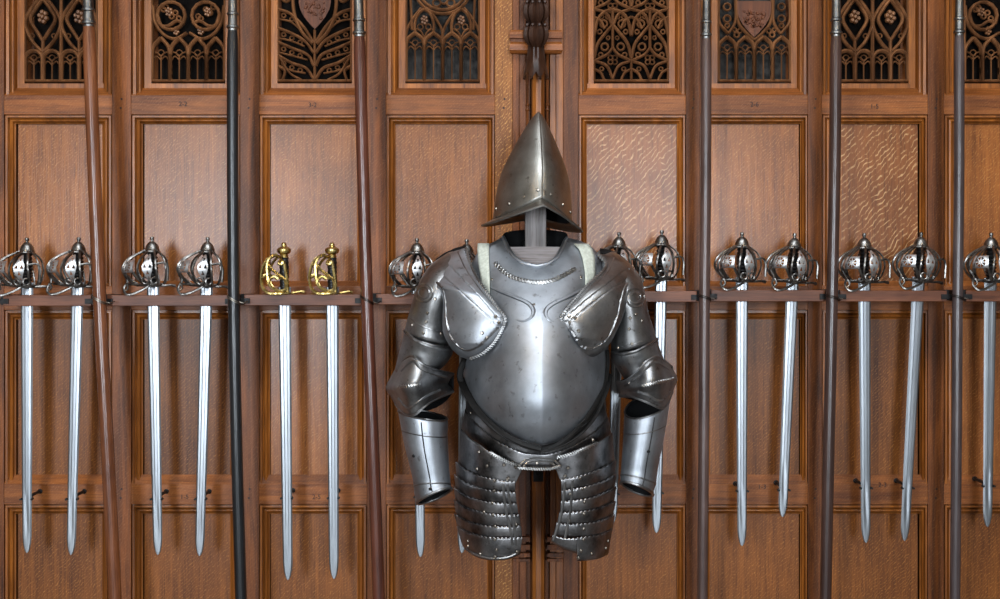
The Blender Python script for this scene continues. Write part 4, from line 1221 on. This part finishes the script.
for side, A in ARM.items():
    mirror = 1 if side == 'L' else -1
    # pauldron: shoulder tube, chest wing and its details
    pa = empty('pauldron', W(430 if side == 'L' else 640, 330, .27), suit); pa.location = W(430 if side == 'L' else 640, 330, .27) - WL[suit.name]
    m = MB(); m.loft(rings(spec_cr(A['upper'][0])), cap0=True); m.build('shoulder_cap', M['steel_arm'], pa, solid=.002, angle=180)
    WLn = resample(cr(A['wingL'], 8), 110); WRn = resample(cr(A['wingR'], 8), 110); rows = []
    for a, b in zip(WLn, WRn):
        row = []
        for k in range(61):
            u = k/60
            row.append(W(a[0] + (b[0] - a[0])*u, a[1] + (b[1] - a[1])*u, a[2] + (b[2] - a[2])*u + .036*math.sin(PI*u)**.7 * min(1, math.dist(a[:2], b[:2])/45)))
        rows.append(row)
    inv = lambda p: (500 + p.x/(U*(D + p.y)/D), 299.5 - (p.z - CZ)/(U*(D + p.y)/D))
    lns = [sorted(l) for l in A['lines'][:2]]
    poly = cr(A['ridge'], 5) + [A['lines'][1][-1], A['lines'][1][1]]
    def inside(x, y):
        c_ = False
        for (x0, y0), (x1, y1) in zip(poly, poly[1:] + poly[:1]):
            if (y0 > y) != (y1 > y) and x < (x1 - x0)*(y - y0)/(y1 - y0) + x0: c_ = not c_
        return c_
    for row in rows:
        for k in range(len(row)):
            x, y = inv(row[k]); up_ = 0
            for l in lns: up_ += .0045 if y < interp(x, l) + scal(x, .8, 5) else 0
            up_ += .0055 if inside(x, y) else 0
            row[k] = W(x, y, -row[k].y + up_)
    grid = rows
    m = MB(); m.grid(rows); wing = m.build('wing_plate', M['steel_arm'] if side == 'R' else M['steel'], pa, solid=.003, angle=180)
    allp = [(p, i) for r in grid for i, p in enumerate(r)]
    samples = [(inv(p)[0], inv(p)[1], -p.y) for r in grid[::2] for p in r[::3]]
    def wd(px, py, S_=samples):
        ws = 0; acc = 0
        for x, y, d in sorted(S_, key=lambda q: (q[0]-px)**2 + (q[1]-py)**2)[:4]:
            w = 1/((x-px)**2 + (y-py)**2 + .05); ws += w; acc += w*d
        return acc/ws
    up = spec_cr(A['upper'][0] , 6)
    upr = [(inv(p)[0], inv(p)[1], -p.y) for r in rings(up, 48) for p in r if -p.y >= .255] + [(inv(p)[0], inv(p)[1], -p.y) for r in rings(spec_cr(A['upper'][1], 6), 48) for p in r if -p.y >= .255]
    ud = lambda px, py: wd(px, py, upr)
    rope(lambda x, y: wd(x, y) + .004, [p[:2] for p in A['wingR']], .0042, 2.2, parent=pa, mat='steel_arm')
    m = MB(); m.tube([W(p[0], p[1], wd(*p) + .0005) for p in cr(A['ridge'], 5)], .0048, 6)
    m.build('raised_border', M['steel_arm'], pa)
    for ln in A['lines'][2:]:
        m = MB(); m.tube([W(p[0], p[1], wd(*p) - .0002) for p in cr(ln, 6)], .0026, 6); m.build('raised_line', M['steel_arm'], pa)
    m = MB(); cx, cy = A['circ']
    for rr in (9, 5.5):
        m = MB(); m.tube([W(cx + rr*math.cos(t), cy + rr*math.sin(t), ud(cx + rr*math.cos(t), cy + rr*math.sin(t))) for t in [PI*2*k/18 for k in range(19)]], .0032, 6); m.build('embossed_ring', M['steel_arm'], pa)
    for bnd in A['bands'][1:]:
        m = MB(); m.tube([W(p[0], p[1], ud(*p)) for p in cr(bnd, 5)], .0026, 6); m.build('lame_edge', M['steel_arm'], pa)
    rivets(lambda x, y: ud(x, y) + .002, A['rv'], .0040, 'rivet', pa)
    rivets(lambda x, y: wd(x, y) + .002, A['wrv'], .0045, 'rivet', pa)
    m = MB()
    q = [(466, 247), (455, 250), (444, 255), (436, 261)] if side == 'L' else [(600, 250), (611, 252), (622, 258), (630, 265)]
    m.grid([[W(x, y - 1.6, .20), W(x, y + 6, .17)] for x, y in q]); m.grid([[W(x, y - 1.6, .20), W(x, y + 3, .24)] for x, y in q])
    m.build('leather_lining', M['dark_inside'], pa, solid=.002)
    # upper cannon
    ra = MB(); ra.loft(rings(spec_cr(A['upper'][1]))); rer = ra.build('rerebrace', M['steel_arm'], suit, solid=.002, angle=180)
    m = MB(); m.tube([W(p[0], p[1], ud(*p) + .001) for p in cr(A['bands'][0], 6)], .0042, 6); m.build('rolled_edge', M['steel_arm'], rer)
    # couter
    rows = []
    full = []
    for ri, row in enumerate(A['couter']):
        kr = [0, .5, 1, .5, 0][ri]
        full.append([(p[0], p[1], A['cdep'][k] + A['cridge'][k]*kr) for k, p in enumerate(row)])
    R2 = []
    for row in full: R2.append(cr(row, 4))
    cols = list(zip(*R2)); cols = [cr(c, 4) for c in cols]
    front = list(zip(*cols))
    m = MB(); m.grid([[W(*p) for p in r] for r in front])
    nb = 13
    bt = resample(cr(A['back_top'], 4), nb); bb = resample(cr(A['back_bot'], 4), nb)
    rows = []
    for j in range(7):
        t = j/6
        rows.append([W(a[0]*(1-t) + b[0]*t, a[1]*(1-t) + b[1]*t, .275 - .085*math.sin(PI*k/(nb-1))**.7) for k, (a, b) in enumerate(zip(bt, bb))])
    back = rows
    co = m.build('couter', M['steel_arm'], suit, solid=.0022, angle=180)
    m = MB(); m.grid(back); m.build('elbow_shade', M['dark_inside'], co, solid=.002, angle=180)  # black back shell paints the shade inside the steel elbow
    cs = [p for r in front for p in r]
    cd = lambda px, py: wd(px, py, cs)
    rope(cd, A['crope'], .0034, 1.8, off=.002, parent=co)
    m = MB()
    for ch in A['chev']:
        m = MB(); m.tube([W(p[0], p[1], cd(*p)) for p in cr(ch, 6)], .0042, 6); m.build('embossed_chevron', M['steel_arm'], co)
    for fr in (front[0], front[-1]):
        m = MB(); m.tube([W(*p) for p in fr], .0034, 6); m.build('rolled_edge', M['steel_arm'], co)
    # vambrace
    vs = spec_cr(A['vamb'], 3)
    m = MB(); m.loft(rings(vs, 40)); va = m.build('vambrace', M['steel'] if side == 'L' else M['steel'], suit, solid=.0024, angle=180)
    def ringtube(i, r, k0=0, k1=40, scale=1.015):
        R = rings([A['vamb'][i]], 40)[0]; c = sum(R, Vector())/40
        m = MB(); m.tube([c + (p - c)*scale for p in R], r, 6, closed=True); m.build('band', M['steel_arm'], va)
    ringtube(0, .0028); ringtube(2, .0018); ringtube(6, .0024); ringtube(8, .004)
    m = MB(); RR = rings(vs, 40); m.loft([[sum(r_, Vector())/40 + (p - sum(r_, Vector())/40)*.95 for p in r_] for r_ in RR]); m.build('dark_inside', M['dark_inside'], va, angle=180)  # black inner sleeve stands in for shade inside the steel vambrace
    m = MB(); R = rings(spec_cr(A['vamb'], 3), 72)
    k0 = 14 if side == 'R' else 19
    m.tube([r[k0] + Vector((0, -.0006, 0)) for r in R[2:]], .0022, 5)
    m.build('seam_hinge', M['iron'], va)
    vv = [(inv(p)[0], inv(p)[1], -p.y) for r in R for p in r if -p.y > .27]
    rivets(lambda x, y: wd(x, y, vv) + .001, [(413.5, 456), (430, 489)] if side == 'L' else [(648.5, 451.5), (659.5, 450)], .0040, 'rivet', va, mat='iron')

# ------------------------------------------------------------------ helmet
HC = .27
HS = U*(D - HC)/D
hz0 = CZ + (299.5 - 221)*HS; hx0 = (532.6 - 500)*HS
hel = empty('helmet', (hx0, -HC, hz0)); tag(hel, 'pointed steel morion helmet with a keeled crown and sweeping brim, on the stand post', 'helmet')
HW = [(-12, 40), (3, 39.5), (20, 38.3), (41, 35), (61, 27.8), (73, 22), (86, 15.6), (96, 10.2), (103, 5.6), (107, 2.6), (109, .5)]
ROT = Matrix.Rotation(math.radians(8), 4, 'Z') @ Matrix.Rotation(math.radians(3.2), 4, 'Y')


def hp(s_, front, z, extra=0, dz=0):
    """point on the crown: s_ -1..1 across, z px above the side base"""
    w = interp(z, HW); L = w*1.25
    x = w*s_; y = L*max(0, 1 - abs(s_)**1.5)**.72*(-1 if front else 1)
    n = Vector((x/w**2, y/L**2, 0)); n = n.normalized() if n.length > 0 else Vector((0, -1, 0))
    p = Vector((x, y, z + dz)) + n*extra
    p = ROT @ (p*HS)
    return Vector((hx0, -HC, hz0)) + p


def zb(s_, front): return (20 if front else 13)*(1 - abs(s_))**1.35*(1 + .35*abs(s_)) - 1
NS = 24
def loop():
    out = []
    for k in range(NS + 1): out.append((-math.cos(PI*k/NS), True))
    for k in range(1, NS): out.append((math.cos(PI*k/NS), False))
    return out
LP = loop()
m = MB(); rows = []
for t in [0, .04, .1, .18, .26, .34, .42, .5, .58, .66, .74, .81, .87, .92, .955, .98, 1]:
    rows.append([hp(s_, f, zb(s_, f)*(1 - t) + 109*t) for s_, f in LP])
m.loft(rows, cap1=True)
crown = m.build('crown', M['helmet'], hel, solid=.0025, angle=180)
m = MB(); rows = []
for t in (0, .25, .5, .75, 1):
    row = []
    for s_, f in LP:
        k = abs(s_)**3
        out = (11*k + 12*(1 - k))*t
        dz = (-6.5*k)*t + (1 - k)*(-9.5*t + 2.0*t*t)
        row.append(hp(s_, f, zb(s_, f), out, dz))
    rows.append(row)
m.grid(rows, closed=True)
brim = m.build('brim', M['helmet'], hel, solid=.0025, angle=180)
m = MB(); m.tube(rows[-1][:-1] if False else rows[-1], .003, 6, closed=True); m.build('rolled_edge', M['helmet'], brim)
m = MB(); m.tube([hp(0, True, zb(0, True) + (109 - zb(0, True))*t, -.2) for t in [k/14 for k in range(15)]], .0024, 6); m.build('keel', M['helmet'], crown)
m = MB()
for s_ in (-.97, -.72, -.42, -.1, .25, .62, .9):
    p = hp(s_, True, zb(s_, True) + 10, .2); n = hp(s_, True, zb(s_, True) + 10, 3) - hp(s_, True, zb(s_, True) + 10, 0)
    m = MB(); m.dome(p, n, .0048, .0042); m.build('rivet', M['rivet'], crown)
m = MB(); rows = [[hp(s_*.96, f, zb(s_, f) + z, -1.2) for s_, f in LP] for z in (1, 16, 34)]
m.loft(rows, cap1=True); m.build('dark_inside', M['dark_inside'], hel, angle=180)  # dark shell inside the crown

# ------------------------------------------------------------------ lights and camera
def area(name, loc, target, sx, sy, power, col):
    l = bpy.data.lights.new(name, 'AREA'); l.shape = 'RECTANGLE'; l.size = sx; l.size_y = sy; l.energy = power; l.color = col
    o = bpy.data.objects.new(name, l); COL.objects.link(o); o.location = loc
    o.rotation_euler = (Vector(target) - Vector(loc)).to_track_quat('-Z', 'Y').to_euler()
    return o


for (a_, b_), pw in zip(WINX, (230, 185)):
    area('window_daylight', ((a_ + b_)/2, RY - .14, (WZ[0] + WZ[1])/2), ((a_ + b_)/2, 0, (WZ[0] + WZ[1])/2), b_ - a_, WZ[1] - WZ[0], pw, (.82, .91, 1.0))
for i, (x, y, z) in enumerate(((-1.5, -2.6, 3.3), (1.5, -2.6, 3.3))):
    l = bpy.data.lights.new('ceiling_lamp', 'POINT'); l.energy = 26; l.color = (1, .72, .42); l.shadow_soft_size = .09
    o = bpy.data.objects.new('ceiling_lamp', l); COL.objects.link(o); o.location = (x, y, z)
area('added_skylight_fill', ((SKY[0] + SKY[1])/2, (SKY[2] + SKY[3])/2, RZ + .14), ((SKY[0] + SKY[1])/2, (SKY[2] + SKY[3])/2, 0), SKY[1] - SKY[0], SKY[3] - SKY[2], 230, (.84, .92, 1.0))  # added overhead fill for the breastplate and soft top light
w = bpy.data.worlds.new('World'); sc.world = w; w.use_nodes = True
w.node_tree.nodes['Background'].inputs[0].default_value = (.8, .88, 1, 1); w.node_tree.nodes['Background'].inputs[1].default_value = .2

cam = bpy.data.cameras.new('camera'); co = bpy.data.objects.new('camera', cam); COL.objects.link(co)
co.location = (0, -D, CZ); co.rotation_euler = (PI/2, 0, 0)
cam.sensor_width = 36; cam.lens = 36*(D/U)/1000; cam.clip_start = .05
sc.camera = co
sc.view_settings.view_transform = 'Standard'; sc.view_settings.look = 'None'; sc.view_settings.gamma = 1
sc.view_settings.use_curve_mapping = False
sc.view_settings.exposure = -0.02
